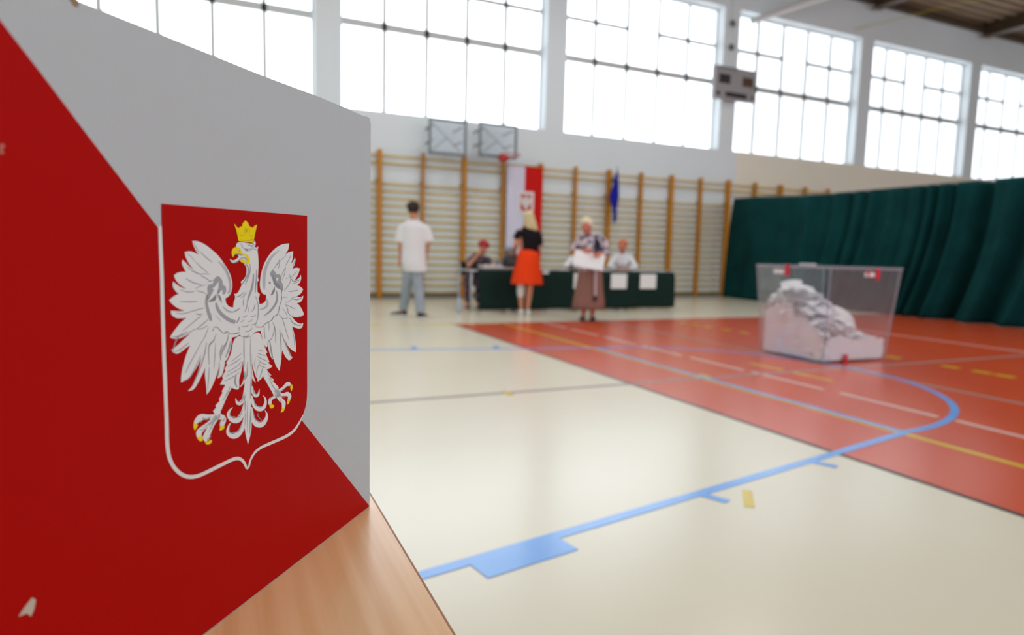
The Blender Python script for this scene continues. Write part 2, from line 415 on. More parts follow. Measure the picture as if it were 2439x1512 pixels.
# ------------------------------------------------------------------ scoreboard, conduit, brace
sb=empty('scoreboard', (11.70,WY,5.18), label='grey electronic scoreboard mounted between the third and fourth windows', cat='scoreboard')
W_,H_=1.36,.83
MB().box(0,W_,-.24,-.10,0,H_).build('housing', M_board, sb, bevel=.01)
MB().box(.4,.95,-.10,0,.2,.6).build('wall_mount', M_steel, sb)
for nm,u0,u1,v0,v1,m in (('home_display',.10,.37,.25,.53,M_disp),('guest_display',.68,.94,.25,.53,M_disprefl),('clock_display',.27,.80,.77,.92,M_disp),('foul_display',.05,.13,.79,.90,M_disp),('foul_display',.92,.98,.79,.92,M_disprefl),('title_strip',.05,.52,.04,.11,mat('title_grey',lin(120,118,122),.5))):
    MB().box(u0*W_,u1*W_,-.248,-.238,(1-v1)*H_,(1-v0)*H_).build(nm, m, sb)
cp=empty('conduit', (12.34,WY-.004,6.15), label='thin grey conduit with junction boxes running up the pillar above the scoreboard', cat='conduit')
MB().box(-.02,.02,-.04,0,0,2.4).build('pipe', M_wall, cp)
for z in (.35,.95): MB().box(-.06,.06,-.09,-.041,z,z+.14).build('junction_box', M_steel, cp)
tag(MB().tube([(13.05,WY-.03,7.36),(14.2,12.85,7.78),(15.9,11.31,8.395)],.085,12).build('diagonal_brace', M_white, smooth=True), 'pale grey diagonal pipe rising from above the fourth window to the roof', 'pipe')
tag(MB().tube([(16.9,WY-.03,7.75),(18.6,12.4,8.2),(19.6,11.6,8.40)],.009,8).build('yellow_rope', M_yel, smooth=True), 'thin yellow rope strung below the brown roof deck above the fifth window', 'rope')

# ------------------------------------------------------------------ backboards
def backboard(x0,x1,z0,z1,label,hoop):
    r=empty('basketball_backboard',((x0+x1)/2,13.3,z0),label=label,cat='backboard',group='small basketball backboards above the wall bars')
    w=(x1-x0)/2; h=z1-z0; t=.042
    f=MB(); f.box(-w,w,-.02,.02,0,t*1.4); f.box(-w,w,-.02,.02,h-t,h); f.box(-w,-w+t,-.02,.02,t,h-t); f.box(w-t,w,-.02,.02,t,h-t)
    f.build('board_frame', M_steel, r)
    MB().box(-w+t,w-t,-.006,.006,t,h-t).build('clear_board', M_acryl, r)
    a=MB()
    a.tube([(-w+.1,.05,h-.1),(w-.1,.05,.1)],.012,8); a.tube([(-w+.1,.05,.1),(0,.05,h*.5)],.012,8)
    a.tube([(-w+.1,.03,.3),(-w+.1,.545,.3)],.02,8); a.tube([(w-.1,.03,.3),(w-.1,.545,.3)],.02,8)
    a.tube([(-w+.1,.03,.60),(-w+.1,.545,.6)],.02,8); a.tube([(w-.1,.03,.6),(w-.1,.545,.6)],.02,8)
    a.build('support_arms', M_steel, r, smooth=True)
    if hoop:
        hp=MB(); R=.225; cc=Vector((.14,-.33,.03)); N=28
        rr=[[cc+Vector(((R+.012*math.cos(p))*math.cos(t_),(R+.012*math.cos(p))*math.sin(t_),.012*math.sin(p))) for p in [2*math.pi*k/8 for k in range(8)]] for t_ in [2*math.pi*i/N for i in range(N+1)]]
        hp.rings(rr,cap=False); hp.box(.0,.20,-.12,-.02,-.06,.05); hp.box(-.08,.02,-.40,-.30,-.12,.04)
        hp.build('hoop', M_hoop, r, smooth=True)
    return r
backboard(3.98,4.81,3.06,3.80,'left of two clear basketball backboards, grey frame and no hoop',False)
backboard(5.10,5.99,3.10,3.83,'right of two clear basketball backboards, with a red hoop',True)

# ------------------------------------------------------------------ hanging flags
fl2=empty('hanging_flag',(5.93,13.64,1.0),label='long white and red flag banner with coat of arms hanging on wall bars',cat='flag')
def drape(x0,x1,z0,z1,amp,k,ph=0,th=.004):
    b=MB(); nu=30; vs=[]; fs=[]
    for i in range(nu+1):
        for j in range(9):
            t=j/8; x=x0+(x1-x0)*i/nu; vs.append((x, amp*math.sin(k*x+ph+.8*t)*(1-.5*t), z0+(z1-z0)*t))
    for i in range(nu):
        for j in range(8): a=i*9+j; fs.append((a,a+9,a+10,a+1))
    n=len(vs); vs2=[(v[0],v[1]+th,v[2]) for v in vs]; b.add(vs+vs2, fs+[tuple(n+q for q in f)[::-1] for f in fs]); return b
drape(0,.445,-.05,2.02,.012,14).build('white_cloth', M_whitef, fl2, smooth=True)
drape(.445,.90,-.05,2.02,.012,14).build('red_cloth', M_redf, fl2, smooth=True)
em=empty('flag_emblem',(0,0,0)); em.parent=fl2
b=MB()
def outline(pts,y0,y1,mi=0):
    n=len(pts); b.add([(x,y0,z) for x,z in pts]+[(x,y1,z) for x,z in pts],[tuple(range(n)),tuple(range(n,2*n))[::-1]]+[(i,(i+1)%n,n+(i+1)%n,n+i) for i in range(n)],mi)
sh=lambda x0,x1,z0,z1,c: [(x0,z1),(x0,z0+c)]+[(x0+c*(1-math.cos(t)),z0+c*(1-math.sin(t))) for t in [.4,.8,1.2]]+[(x0+c,z0),(x1-c,z0)]+[(x1-c*(1-math.cos(t)),z0+c*(1-math.sin(t))) for t in [1.2,.8,.4]]+[(x1,z0+c),(x1,z1)]
bpy.data.objects.remove(em)
cx0=.27
b=MB(); outline(sh(cx0,cx0+.40,.93,1.45,.12),-.030,-.018,0); outline(sh(cx0+.06,cx0+.34,1.0,1.385,.08),-.033,-.0305,1)
# small white eagle on the red field
ea=[(.20,1.36),(.225,1.365),(.235,1.33),(.25,1.27),(.27,1.31),(.31,1.33),(.335,1.29),(.33,1.22),(.31,1.15),(.27,1.14),(.24,1.10),(.25,1.05),(.215,1.06),(.20,1.01),(.185,1.06),(.15,1.05),(.16,1.10),(.13,1.14),(.09,1.15),(.07,1.22),(.065,1.29),(.09,1.33),(.13,1.31),(.15,1.27),(.17,1.32)]
ea=[(cx0+x,z) for x,z in ea]
tri=tessellate_polygon([[Vector((x,z,0)) for x,z in ea]]); b.add([(x,-.0355,z) for x,z in ea],[tuple(t) for t in tri],2)
b.build('flag_emblem',[mat('plaque_white',lin(222,220,218),.5),mat('plaque_red',lin(190,40,34),.5),mat('plaque_eagle',lin(214,208,206),.5)],fl2)
MB().tube([(-.03,-.01,2.03),(.92,-.01,2.03)],.012,8).build('flag_rod', M_post, fl2, smooth=True)

bf=empty('furled_flag',(8.70,13.52,1.85),label='dark blue flag hanging furled from a wall bar behind the table',cat='flag')
b=MB(); secs=[(0,.06,.0,.035,.02),(.12,.07,0,.045,.03),(.35,.045,0,.055,.035),(.53,.02,0,.11,.05),(.62,.02,0,.12,.05),(.80,.05,0,.09,.04),(1.0,.07,0,.055,.03),(1.22,.085,0,.02,.02)]
b.loft(secs,28,mod=lambda t,i:1+.18*math.sin(5*t+i)); b.build('flag_cloth', M_bluef, bf, smooth=True)
MB().tube([(.02,.02,.5),(.095,.02,1.33)],.012,8).build('flag_pole', M_steel, bf, smooth=True)
MB().box(.0,.14,.03,.22,1.02,1.06).build('pole_bracket', M_steel, bf)

# ------------------------------------------------------------------ committee tables, cloth, papers
TY0,TY1,TZ=10.42,11.12,.735
for i in range(3):
    x0=3.88+1.435*i; t=empty('folding_table',(x0,TY0,0),label=['office table at the left end, pale legs showing beside the green cloth','middle office table under the green cloth','office table at the right end of the row under the green cloth'][i],cat='table',group='tables under the green cloth')
    MB().box(0,1.425,0,TY1-TY0,TZ-.025,TZ).build('table_top', M_tmetal, t, bevel=.004)
    for (a,c) in ((.04,.04),(1.385,.04),(.04,.66),(1.385,.66)):
        MB().tube([(a,c,.01),(a,c,TZ-.026)],.018,10,caps=False).build('leg', M_tmetal, t, smooth=True)
b=MB(); nx=120; vs=[]; fs=[]
X0,X1=4.02,8.185
prof=[(TY1,TZ+.003),(TY0+.02,TZ+.003),(TY0-.012,TZ-.01)]+[(TY0-.02-.03*(k/8),TZ-.02-(TZ-.07)*k/8) for k in range(1,9)]
for i in range(nx+1):
    x=X0+(X1-X0)*i/nx
    for j,(yy,zz) in enumerate(prof):
        wv=0 if j<3 else (j-2)/8*(.012*math.sin(x*6.1)+.007*math.sin(x*17+1))
        vs.append((x,yy+wv-(.02 if j>=3 else 0),zz if j<10 else zz+.004*math.sin(x*7)))
P_=len(prof); fs=[(i*P_+j,(i+1)*P_+j,(i+1)*P_+j+1,i*P_+j+1) for i in range(nx) for j in range(P_-1)]
b.add(vs,fs); o=b.build('tablecloth', M_cloth, smooth=True, label='dark green cloth covering the front of the long committee table', cat='tablecloth')
s_=o.modifiers.new('thick','SOLIDIFY'); s_.thickness=.004; s_.offset=1
def sheet(name,x0,x1,z0,z1,y,m,label,rz=0,group=None):
    o=MB().box(-(x1-x0)/2,(x1-x0)/2,-.003,0,0,z1-z0).build(name,m,label=label,cat='paper',group=group); o.location=((x0+x1)/2,y,z0); return o
G='white notices pinned to the green tablecloth'
sheet('paper_notice',5.86,6.14,.42,.70,TY0-.100,M_paper,'white notice on the green cloth half hidden by the brown skirt',group=G)
sheet('paper_notice',6.66,7.01,.42,.70,TY0-.100,M_paper,'white notice on the green cloth just right of the brown skirt',group=G)
sheet('paper_notice',7.32,7.69,.42,.70,TY0-.100,M_paper,'white notice on the green cloth nearest the table\'s right end',group=G)
def paper_stack(x,y,w,d,h,lab,n=5,seed=1):
    random.seed(seed); b=MB()
    for k in range(n):
        dx,dy,a=random.uniform(-.03,.03),random.uniform(-.03,.03),random.uniform(-.2,.2)
        z0,z1=h*k/n,h*(k+1)/n-.0005
        c,s=math.cos(a),math.sin(a)
        P4=[(-w/2,-d/2),(w/2,-d/2),(w/2,d/2),(-w/2,d/2)]; P4=[(c*p-s*q+dx,s*p+c*q+dy) for p,q in P4]
        vs=[(p,q,z0) for p,q in P4]+[(p,q,z1) for p,q in P4]
        b.add(vs,[(0,3,2,1),(4,5,6,7),(0,1,5,4),(1,2,6,5),(2,3,7,6),(3,0,4,7)])
    o=b.build('paper_stack',M_paper,label=lab,cat='papers',group='papers on the committee table'); o.location=(x,y,TZ+.008)
G2=[(4.36,10.62,.40,.26,.075,'tall heap of white papers in front of the red-haired person'),
 (4.74,10.60,.30,.24,.028,'low white papers right of the tall heap, left of the orange skirt'),
 (5.20,10.62,.42,.26,.022,'flat white papers on the table right of the orange skirt'),
 (5.66,10.62,.42,.28,.028,'flat white papers on the table just left of the elderly person with the sheet'),
 (6.55,10.62,.45,.28,.026,'white papers right of the brown skirt on the committee table'),
 (7.07,10.60,.42,.26,.024,'white papers in front of the ginger-haired person'),
 (7.60,10.62,.42,.28,.026,'white papers right of the ginger-haired person'),
 (8.00,10.62,.26,.24,.018,'white papers at the far right end of the committee table')]
for i,g_ in enumerate(G2): paper_stack(*g_,seed=i)
o=MB().box(-.06,.06,-.003,0,-.05,0).build('paper_slip',M_paper,label='small white slip hanging over the table edge right of the orange skirt',cat='paper'); o.location=(5.30,TY0-.062,.755-.02)
# bottle on the floor left of the table
bt=empty('water_bottle',(3.66,10.35,0),label='pale blue plastic bottle standing on the floor left of the table',cat='bottle')
MB().loft([(0.002,0,0,.036,.036),(.02,0,0,.042,.042),(.20,0,0,.042,.042),(.26,0,0,.018,.018),(.285,0,0,.014,.014)],20).build('bottle_body',M_bottle,bt,smooth=True)
MB().loft([(.286,0,0,.017,.017),(.305,0,0,.017,.017)],16).build('bottle_cap',M_lblue,bt)

# ------------------------------------------------------------------ chairs
def chair(loc,label):
    r=empty('office_chair',loc,label=label,cat='chair',group='black chairs behind the committee table')
    MB().box(-.21,.21,-.2,.21,.42,.45).build('seat',M_chair,r,bevel=.012)
    MB().box(-.20,.20,.22,.245,.60,.86).build('backrest',M_chair,r,bevel=.012)
    for sx in (-.19,.19):
        MB().tube([(sx,-.19,.01),(sx,-.19,.42)],.011,8,caps=False).build('leg',M_tmetal,r,smooth=True)
        MB().tube([(sx,.25,.01),(sx,.212,.43),(sx,.235,.84)],.011,8,caps=False).build('leg',M_tmetal,r,smooth=True)
    return r
chair((4.31,11.36,0),'chair of the red-haired person at the table\'s left end')
chair((5.02,11.36,0),'chair of the grey-haired person behind the table')
chair((6.62,11.36,0),'chair behind the elderly person with the white sheet')
chair((7.56,11.36,0),'chair of the ginger-haired person in white')

# ------------------------------------------------------------------ people
def hand(b, w, d, side, spread=.012, curl=.35, L=.085):
    """palm and five fingers from wrist w along direction d; side = direction across the palm towards the thumb"""
    w=Vector(w); d=Vector(d).normalized(); s=Vector(side); s=(s-d*s.dot(d)).normalized(); n=d.cross(s)
    b.tube([w, w+d*.045, w+d*.085],[.026,.033,.030],10)
    b.tube([w+s*.02+d*.03, w+s*.028+d*.075, w-s*.028+d*.078],[.014,.014,.013],8)
    for i,(o,l) in enumerate(((.027,.88),(.009,1),(-.009,.94),(-.026,.74))):
        p0=w+d*.082+s*o; dd=(d+s*o*.8).normalized()
        p1=p0+dd*L*.45*l; p2=p1+(dd*.85+n*curl).normalized()*L*.32*l; p3=p2+(dd*.5+n*curl*1.8).normalized()*L*.25*l
        b.tube([p0,p1,p2,p3],[.0095,.009,.008,.0075],8)
    p0=w+d*.025+s*.026; p1=p0+(d*.6+s*.8).normalized()*.035; p2=p1+(d*.9+s*.35+n*.2).normalized()*.03
    b.tube([p0,p1,p2],[.012,.011,.009],8)
def head(b, c, tilt=0, turn=0, r=1.0):
    """head centred at c; looks along -y before turning"""
    R=Matrix.Rotation(turn,3,'Z')@Matrix.Rotation(tilt,3,'X')
    f=lambda v: Vector(c)+R@(Vector(v)*r)
    b.ell(f((0,.012,.018)),(.076*r,.092*r,.098*r),rot=R)
    b.ell(f((0,-.018,-.045)),(.058*r,.066*r,.066*r),rot=R)
    b.ell(f((0,-.058,-.088)),(.026*r,.022*r,.020*r),rot=R)           # chin
    b.tube([f((0,-.082,.018)),f((0,-.104,-.022))],[.009*r,.014*r],8)  # nose
    b.tube([f((-.045,-.076,.030)),f((.045,-.076,.030))],[.009*r,.009*r],8)  # brow
    for sx in (-1,1): b.ell(f((sx*.078,.012,-.008)),(.010*r,.020*r,.032*r),8,6,rot=R)
    return f,R
def face_parts(f,R,parent,r=1.0):
    for sx in (-1,1):
        MB().ell(f((sx*.031,-.083,.008)),(.012*r,.008*r,.008*r),10,6,rot=R).ell(f((sx*.031,-.0905,.008)),(.0055*r,.003*r,.0055*r),8,5,mi=1,rot=R).build('eye',[M_eyew,M_eyed],parent,smooth=True)
    MB().tube([f((-.022,-.084,-.053)),f((0,-.091,-.051)),f((.022,-.084,-.053))],[.003*r,.006*r,.003*r],8).build('mouth',M_lip,parent,smooth=True)
def shoe(parent,x,y,ang,m,sole,L=.27,z=0,name='shoe'):
    r=MB(); c,s=math.cos(ang),math.sin(ang)
    def T(px,py,pz): return Vector((x+c*px-s*py, y+s*px+c*py, z+pz))
    secs=[]
    for u,wd,h in ((-.06,.022,.06),(-.05,.036,.085),(0,.040,.095),(.05,.040,.075),(.11,.044,.055),(.16,.042,.045),(.20,.028,.034),(.215,.010,.025)):
        u*=L/.27; ring=[]
        for k in range(14):
            t=2*math.pi*k/14; zz=.018+h*.5+h*.5*math.sin(t)-(.0); ring.append(T(wd*math.cos(t),-u,max(.018,zz-.01)))
        secs.append(ring)
    r.rings(secs); sh_=r.build(name,m,parent,smooth=True)
    q=MB(); ring0=[];ring1=[]
    for k in range(20):
        t=2*math.pi*k/20; px=.045*math.cos(t)*(1.0 if math.sin(t)>0 else .85); py=-(.075*L/.27+.145*L/.27*math.sin(t)); ring0.append(T(px,py,.001)); ring1.append(T(px,py,.022))
    q.rings([ring0,ring1]); q.build('sole',sole,sh_)
def person(loc,heading,label,group=None):
    return empty('person',loc,-heading,label=label,cat='person',group=group)

# --- person walking away in white T-shirt and pale jeans
H=math.radians(15.3); p=person((2.70,9.79,0),H,'person seen from behind in oversized white T-shirt and pale jeans, walking left of the table')
b=MB()
b.loft([(.88,-.01,0,.125,.09),(1.0,0,0,.135,.095),(1.15,.0,0,.13,.09),(1.3,.0,.0,.15,.095),(1.41,0,0,.155,.09),(1.47,0,0,.10,.07),(1.52,0,0,.06,.06)],20)
b.tube([(0,.0,1.46),(0,-.01,1.60)],[.058,.055],12)
b.tube([(-.072,0,.90),(-.08,.07,.66),(-.095,.14,.45),(-.130,.25,.20),(-.142,.275,.10)],[.08,.066,.056,.045,.04],12); b.tube([(.058,0,.90),(.07,0,.66),(.085,-.03,.45),(.115,-.08,.20),(.122,-.09,.10)],[.08,.066,.056,.045,.04],12)
b.tube([(-.142,.275,.11),(-.17,.25,.05)],[.04,.035],10); b.tube([(.115,-.10,.11),(.12,-.04,.05)],[.04,.035],10)
b.tube([(-.15,0,1.40),(-.195,.02,1.15),(-.19,.08,.90)],[.045,.042,.03],12); b.tube([(.155,0,1.40),(.225,-.02,1.16),(.20,.14,.95)],[.05,.042,.03],12)
hand(b,(-.20,.08,.90),(0,.1,-1),(.0,1,0)); hand(b,(.20,.14,.95),(-.05,.3,-1),(0,1,0))
f,R=head(b,(.0,0.0,1.655),turn=math.radians(172))
b.build('body',M_skin,p,remesh=.009,sm=3); face_parts(f,R,p)
h=MB(); h.ell(f((0,.024,.032)),(.094,.100,.092),rot=R)
random.seed(5)
for k in range(40):
    t=random.uniform(0,6.28); e=random.uniform(.2,1.3); d=Vector((math.cos(t)*math.cos(e),math.sin(t)*math.cos(e),math.sin(e)))
    q=f((d.x*.083,.02+d.y*.085,.035+d.z*.075)); h.tube([q,q+(R@d)*.03],[.020,.010],6)
h.build('hair',M_hdark,p,remesh=.009,sm=1)
t=MB(); t.loft([(.715,.045,0,.168,.135),(.73,.04,0,.178,.14),(.85,.012,0,.190,.145),(1.05,.01,0,.18,.132),(1.25,.01,0,.19,.13),(1.40,0,0,.195,.125),(1.465,0,0,.155,.095),(1.50,0,0,.085,.07),(1.515,0,0,.066,.064)],28,mod=lambda t,i:1+.02*math.sin(4*t+i*.7))
t.tube([(-.14,0,1.42),(-.185,.01,1.33),(-.205,.02,1.165)],[.066,.074,.080],14,caps=False); t.tube([(.15,0,1.425),(.205,0,1.33),(.245,-.01,1.175)],[.068,.078,.082],14,caps=False)
t.build('t_shirt',M_shirt,p,remesh=.011,sm=3)
t=MB(); t.loft([(.84,0,0,.148,.115),(.93,0,0,.148,.115),(.97,0,0,.14,.105)],20)
t.tube([(-.065,0,.90),(-.08,.07,.66),(-.095,.14,.45),(-.130,.25,.20),(-.145,.27,.10)],[.09,.088,.08,.075,.075],14,caps=False)
t.tube([(.058,0,.90),(.07,0,.66),(.085,-.03,.45),(.115,-.08,.20),(.125,-.09,.085)],[.10,.09,.082,.078,.080],14,caps=False)
t.build('jeans',M_jeans,p,remesh=.011,sm=3)
shoe(p,-.145,.25,math.radians(-110),M_shoe,M_sole); shoe(p,.12,-.085,math.radians(150),M_shoe,M_sole)

# --- blond person in black top and orange skirt
H=math.radians(25.2); p=person((4.67,9.86,0),H,'blond person from behind in black top and bright orange skirt, white bandage on left knee')
b=MB()
b.loft([(.80,.02,0,.15,.11),(.92,.02,0,.165,.12),(1.05,.02,0,.13,.10),(1.2,.02,0,.14,.10),(1.35,.015,0,.155,.10),(1.43,.01,0,.14,.085),(1.48,0,0,.06,.055)],20)
b.tube([(0,0,1.44),(.005,-.01,1.58)],[.048,.047],12)
b.tube([(-.065,0,.85),(-.075,.0,.50),(-.078,.015,.36),(-.06,.01,.10)],[.085,.058,.055,.034],12); b.tube([(.08,0,.85),(.075,0,.50),(.065,.015,.36),(.045,.01,.10)],[.085,.056,.056,.034],12)
for x in (-.06,.045): b.tube([(x,0,.09),(x,.07,.045)],[.034,.03],10)
b.tube([(-.125,0,1.40),(-.175,-.04,1.19),(-.21,.12,1.03)],[.045,.05,.030],12)
b.tube([(.175,0,1.40),(.215,.02,1.16),(.15,.22,1.06)],[.047,.04,.027],12)
hand(b,(-.21,.12,1.03),(.2,1,-.3),(1,0,0)); hand(b,(.15,.22,1.06),(-.25,1,-.1),(-1,0,0))
f,R=head(b,(.02,.0,1.625),tilt=.25,turn=math.radians(200),r=.98)
b.build('body',M_skin,p,remesh=.009,sm=3); face_parts(f,R,p,.98)
h=MB(); h.ell(f((0,.022,.030)),(.090,.100,.096),rot=R); h.loft([(1.40,.075,-.02,.095,.045),(1.45,.07,-.03,.105,.06),(1.55,.05,-.035,.10,.075),(1.65,.03,-.02,.088,.085)],18,mod=lambda t,i:1+.06*math.sin(7*t+i))
h.build('hair',M_hblond,p,remesh=.010,sm=2)
t=MB(); t.loft([(1.06,.05,0,.150,.118),(1.2,.05,0,.155,.12),(1.35,.04,0,.168,.12),(1.42,.03,0,.155,.105),(1.475,.01,0,.09,.07),(1.49,.01,0,.07,.06)],24)
t.tube([(-.105,0,1.41),(-.15,-.01,1.34),(-.175,-.02,1.27)],[.060,.066,.066],12,caps=False); t.tube([(.15,0,1.41),(.20,0,1.32),(.215,.01,1.18)],[.062,.066,.064],12,caps=False)
t.build('black_top',M_black,p,remesh=.011,sm=2)
t=MB(); pl=lambda t_,i: 1+(.012+.028*i/6)*math.sin(11*t_+.4*i)
t.loft([(1.10,.035,0,.150,.120),(1.0,.03,0,.178,.145),(.9,.025,0,.20,.165),(.78,.02,0,.225,.18),(.66,.02,0,.245,.20),(.56,.02,0,.262,.215),(.525,.02,0,.265,.218)],66,mod=pl)
t.build('orange_skirt',M_orange,p,smooth=True)
t=MB(); t.tube([(-.075,0,.56),(-.076,.005,.48),(-.078,.015,.38),(-.074,.015,.30)],[.066,.068,.066,.052],14,caps=False); t.build('knee_bandage',M_sole,p,remesh=.01,sm=2)
shoe(p,-.06,.0,math.radians(178),M_sole,M_sole,.24); shoe(p,.055,.0,math.radians(182),M_sole,M_sole,.24)
# handbag carried on the forearm
hb=empty('handbag',(4.50,9.90,.80),-H,label='black handbag hanging from the blond person\'s left forearm',cat='bag')
b=MB(); b.loft([(.0,-.10,.02,.10,.05),(.02,-.10,.02,.13,.07),(.12,-.10,.02,.125,.06),(.18,-.10,.02,.09,.035),(.20,-.10,.02,.06,.02)],20); b.build('bag_body',M_bag,hb,smooth=True)
b=MB(); b.tube([(-.16,.02,.16),(-.15,.02,.25),(-.08,.02,.305),(-.02,.02,.25),(-.03,.02,.16)],.008,8); b.build('strap',M_bag,hb,smooth=True)

# --- elderly person reading a big white sheet
H=math.radians(30.6); p=person((5.29,8.86,0),H,'white-haired elderly person in patterned blouse and long brown skirt, reading a large sheet')
b=MB()
b.loft([(.80,.02,0,.16,.12),(.95,.02,0,.165,.125),(1.1,.03,0,.155,.12),(1.25,.03,-.01,.165,.12),(1.33,.03,-.02,.155,.10),(1.38,.0,-.04,.07,.065)],20)
b.tube([(.01,-.03,1.34),(-.04,-.08,1.44)],[.052,.05],12)
b.tube([(-.05,0,.85),(-.06,0,.45),(-.055,.02,.10)],[.085,.058,.038],12); b.tube([(.09,0,.85),(.09,0,.45),(.085,.02,.10)],[.085,.058,.038],12)
for x in (-.055,.085): b.tube([(x,.02,.09),(x,-.06,.045)],[.036,.03],10)
b.tube([(-.14,-.01,1.30),(-.235,-.02,1.10),(-.10,-.24,1.09)],[.05,.045,.028],12); b.tube([(.18,-.01,1.30),(.26,-.02,1.08),(.17,-.24,1.04)],[.05,.045,.028],12)
hand(b,(-.10,-.24,1.09),(.9,-.3,.1),(0,0,1),curl=.2); hand(b,(.17,-.24,1.04),(-.5,-.7,.0),(0,0,1),curl=.2)
f,R=head(b,(-.06,-.10,1.475),tilt=.42,turn=-.15,r=.95)
b.build('body',M_skin2,p,remesh=.009,sm=3); face_parts(f,R,p,.95)
h=MB(); random.seed(9); h.ell(f((0,.04,.045)),(.092,.090,.090),rot=R)
for k in range(60):
    t_=random.uniform(0,6.28); e=random.uniform(-.35,1.5); d=Vector((math.cos(t_)*math.cos(e),math.sin(t_)*math.cos(e),math.sin(e)))
    if d.y<-.25 and d.z<.55: continue
    q=f((d.x*.090,.03+d.y*.092,.04+d.z*.090)); h.ell(q,(.026,.026,.024),8,6)
h.build('hair',M_hwhite,p,remesh=.010,sm=1)
t=MB(); t.loft([(.78,.025,0,.19,.145),(.95,.025,0,.188,.145),(1.1,.03,0,.185,.142),(1.25,.03,-.01,.19,.135),(1.33,.03,-.015,.165,.11),(1.385,.01,-.03,.085,.075)],24,mod=lambda t,i:1+.03*math.sin(6*t+i))
t.tube([(-.12,-.01,1.30),(-.19,-.015,1.22),(-.235,-.02,1.11)],[.066,.066,.064],12,caps=False); t.tube([(.17,-.01,1.30),(.23,-.015,1.22),(.265,-.02,1.08),(.22,-.12,1.05)],[.066,.066,.062,.05],12,caps=False)
t.build('patterned_blouse',M_pattern,p,remesh=.011,sm=2)
t=MB(); pl=lambda t_,i: 1+(.005+.02*i/6)*math.sin(9*t_+.5*i)
t.loft([(.90,.025,0,.165,.125),(.80,.025,0,.185,.14),(.68,.025,0,.20,.155),(.50,.02,0,.22,.17),(.34,.02,0,.245,.185),(.23,.02,0,.255,.195),(.195,.02,0,.245,.19)],54,mod=pl); t.build('brown_skirt',M_brown,p,smooth=True)
t=MB(); t.tube([(.10,-.12,1.30),(.13,-.14,1.24),(.14,-.165,1.13),(.10,-.18,1.08)],[.025,.035,.035,.04],10)
t.build('navy_scarf',mat('navy_scarf_cloth',lin(36,40,58),.85,.2),p,remesh=.01,sm=2)
t=MB(); t.tube([(.11,-.185,.84),(.115,-.20,.60),(.12,-.225,.40)],[.018,.018,.018],8); t.tube([(.12,-.225,.395),(.12,-.23,.35)],[.024,.024],8,mi=1)
t.build('hanging_strap',[mat('pale_strap',lin(200,186,188),.8),M_black],p,smooth=True)
shoe(p,-.055,.02,math.radians(-8),M_shoe,M_shoe,.23); shoe(p,.085,.02,math.radians(8),M_shoe,M_shoe,.23)
bs=MB(); 
nx_=8; vs=[];
for i in range(nx_+1):
    for j in range(5):
        u,v=i/nx_,j/4; vs.append((-.235+.47*u, .012*math.sin(3.1*u)+.02*v, -.13+.26*v))
n_=len(vs); fs=[(i*5+j,(i+1)*5+j,(i+1)*5+j+1,i*5+j+1) for i in range(nx_) for j in range(4)]
bs.add(vs+[(a,b_+.0015,c) for a,b_,c in vs], fs+[tuple(n_+q for q in f_)[::-1] for f_ in fs])
o=bs.build('ballot_sheet',M_ballot,smooth=True,label='large white sheet held up in both hands by the elderly person',cat='paper')
o.location=(5.125,8.575,.965); o.rotation_euler=(math.radians(-18),math.radians(9),-H)

# --- seated people
def seated(loc,heading,label,body_m,hair_m,top_m,leg_m,lean,headc,tilt,turn,arms,hairfn,shoe_m=None,r=.95):
    p=person(loc,heading,label,'people seated behind the committee table')
    b=MB(); hx,hy,hz=headc
    sh_=Vector((hx*.6,hy+.10,hz-.22))
    b.tube([(0,.05,.56),(hx*.2,.03,.72),(hx*.4,(hy+.05)*.5,.90)],[.13,.125,.125],14)
    b.tube([(hx*.4,(hy+.05)*.5,.90),tuple(sh_)],[.125,.10],14)
    b.tube([sh_+Vector((-.14,0,0)),sh_+Vector((.14,0,0))],[.06,.06],12)
    b.tube([tuple(sh_+Vector((0,-.02,.03))),(hx,hy+.03,hz-.05)],[.052,.05],12)
    for s in (-1,1):
        b.tube([(s*.09,.05,.53),(s*.10,-.32,.52),(s*.10,-.34,.10)],[.085,.06,.04],12); b.tube([(s*.10,-.34,.09),(s*.10,-.42,.045)],[.036,.03],10)
        el,wr,hd,sd=arms[0 if s<0 else 1]
        b.tube([sh_+Vector((s*.16,0,0)),el,wr],[.048,.042,.027],12); hand(b,wr,hd,sd)
    f,R=head(b,headc,tilt=tilt,turn=turn,r=r)
    b.build('body',body_m,p,remesh=.009,sm=3); face_parts(f,R,p,r)
    h=MB(); hairfn(h,f,R); h.build('hair',hair_m,p,remesh=.010,sm=1)
    t=MB(); t.tube([(0,.05,.60),(hx*.2,.03,.74),(hx*.4,(hy+.05)*.5,.90)],[.15,.145,.145],16)
    t.tube([(hx*.4,(hy+.05)*.5,.90),tuple(sh_)],[.145,.118],16); t.tube([sh_+Vector((-.15,0,0)),sh_+Vector((.15,0,0))],[.072,.072],12)
    for s in (-1,1):
        el,wr,hd,sd=arms[0 if s<0 else 1]; st=sh_+Vector((s*.15,0,0)); el=Vector(el)
        if lean: t.tube([st,st.lerp(el,.5)],[.066,.06],12)
        else: t.tube([st,el,el.lerp(Vector(wr),.75)],[.066,.06,.045],12)
    t.build('top',top_m,p,remesh=.011,sm=2)
    t=MB(); t.tube([(-.05,.06,.55),(.05,.06,.55)],[.14,.14],14)
    for s in (-1,1): t.tube([(s*.09,.05,.54),(s*.10,-.32,.53),(s*.10,-.34,.14)],[.10,.078,.06],14,caps=False)
    t.build('trousers',leg_m,p,remesh=.011,sm=2)
    for s in (-1,1): shoe(p,s*.10,-.34,0,shoe_m or M_shoe,M_sole,.25)
    return p
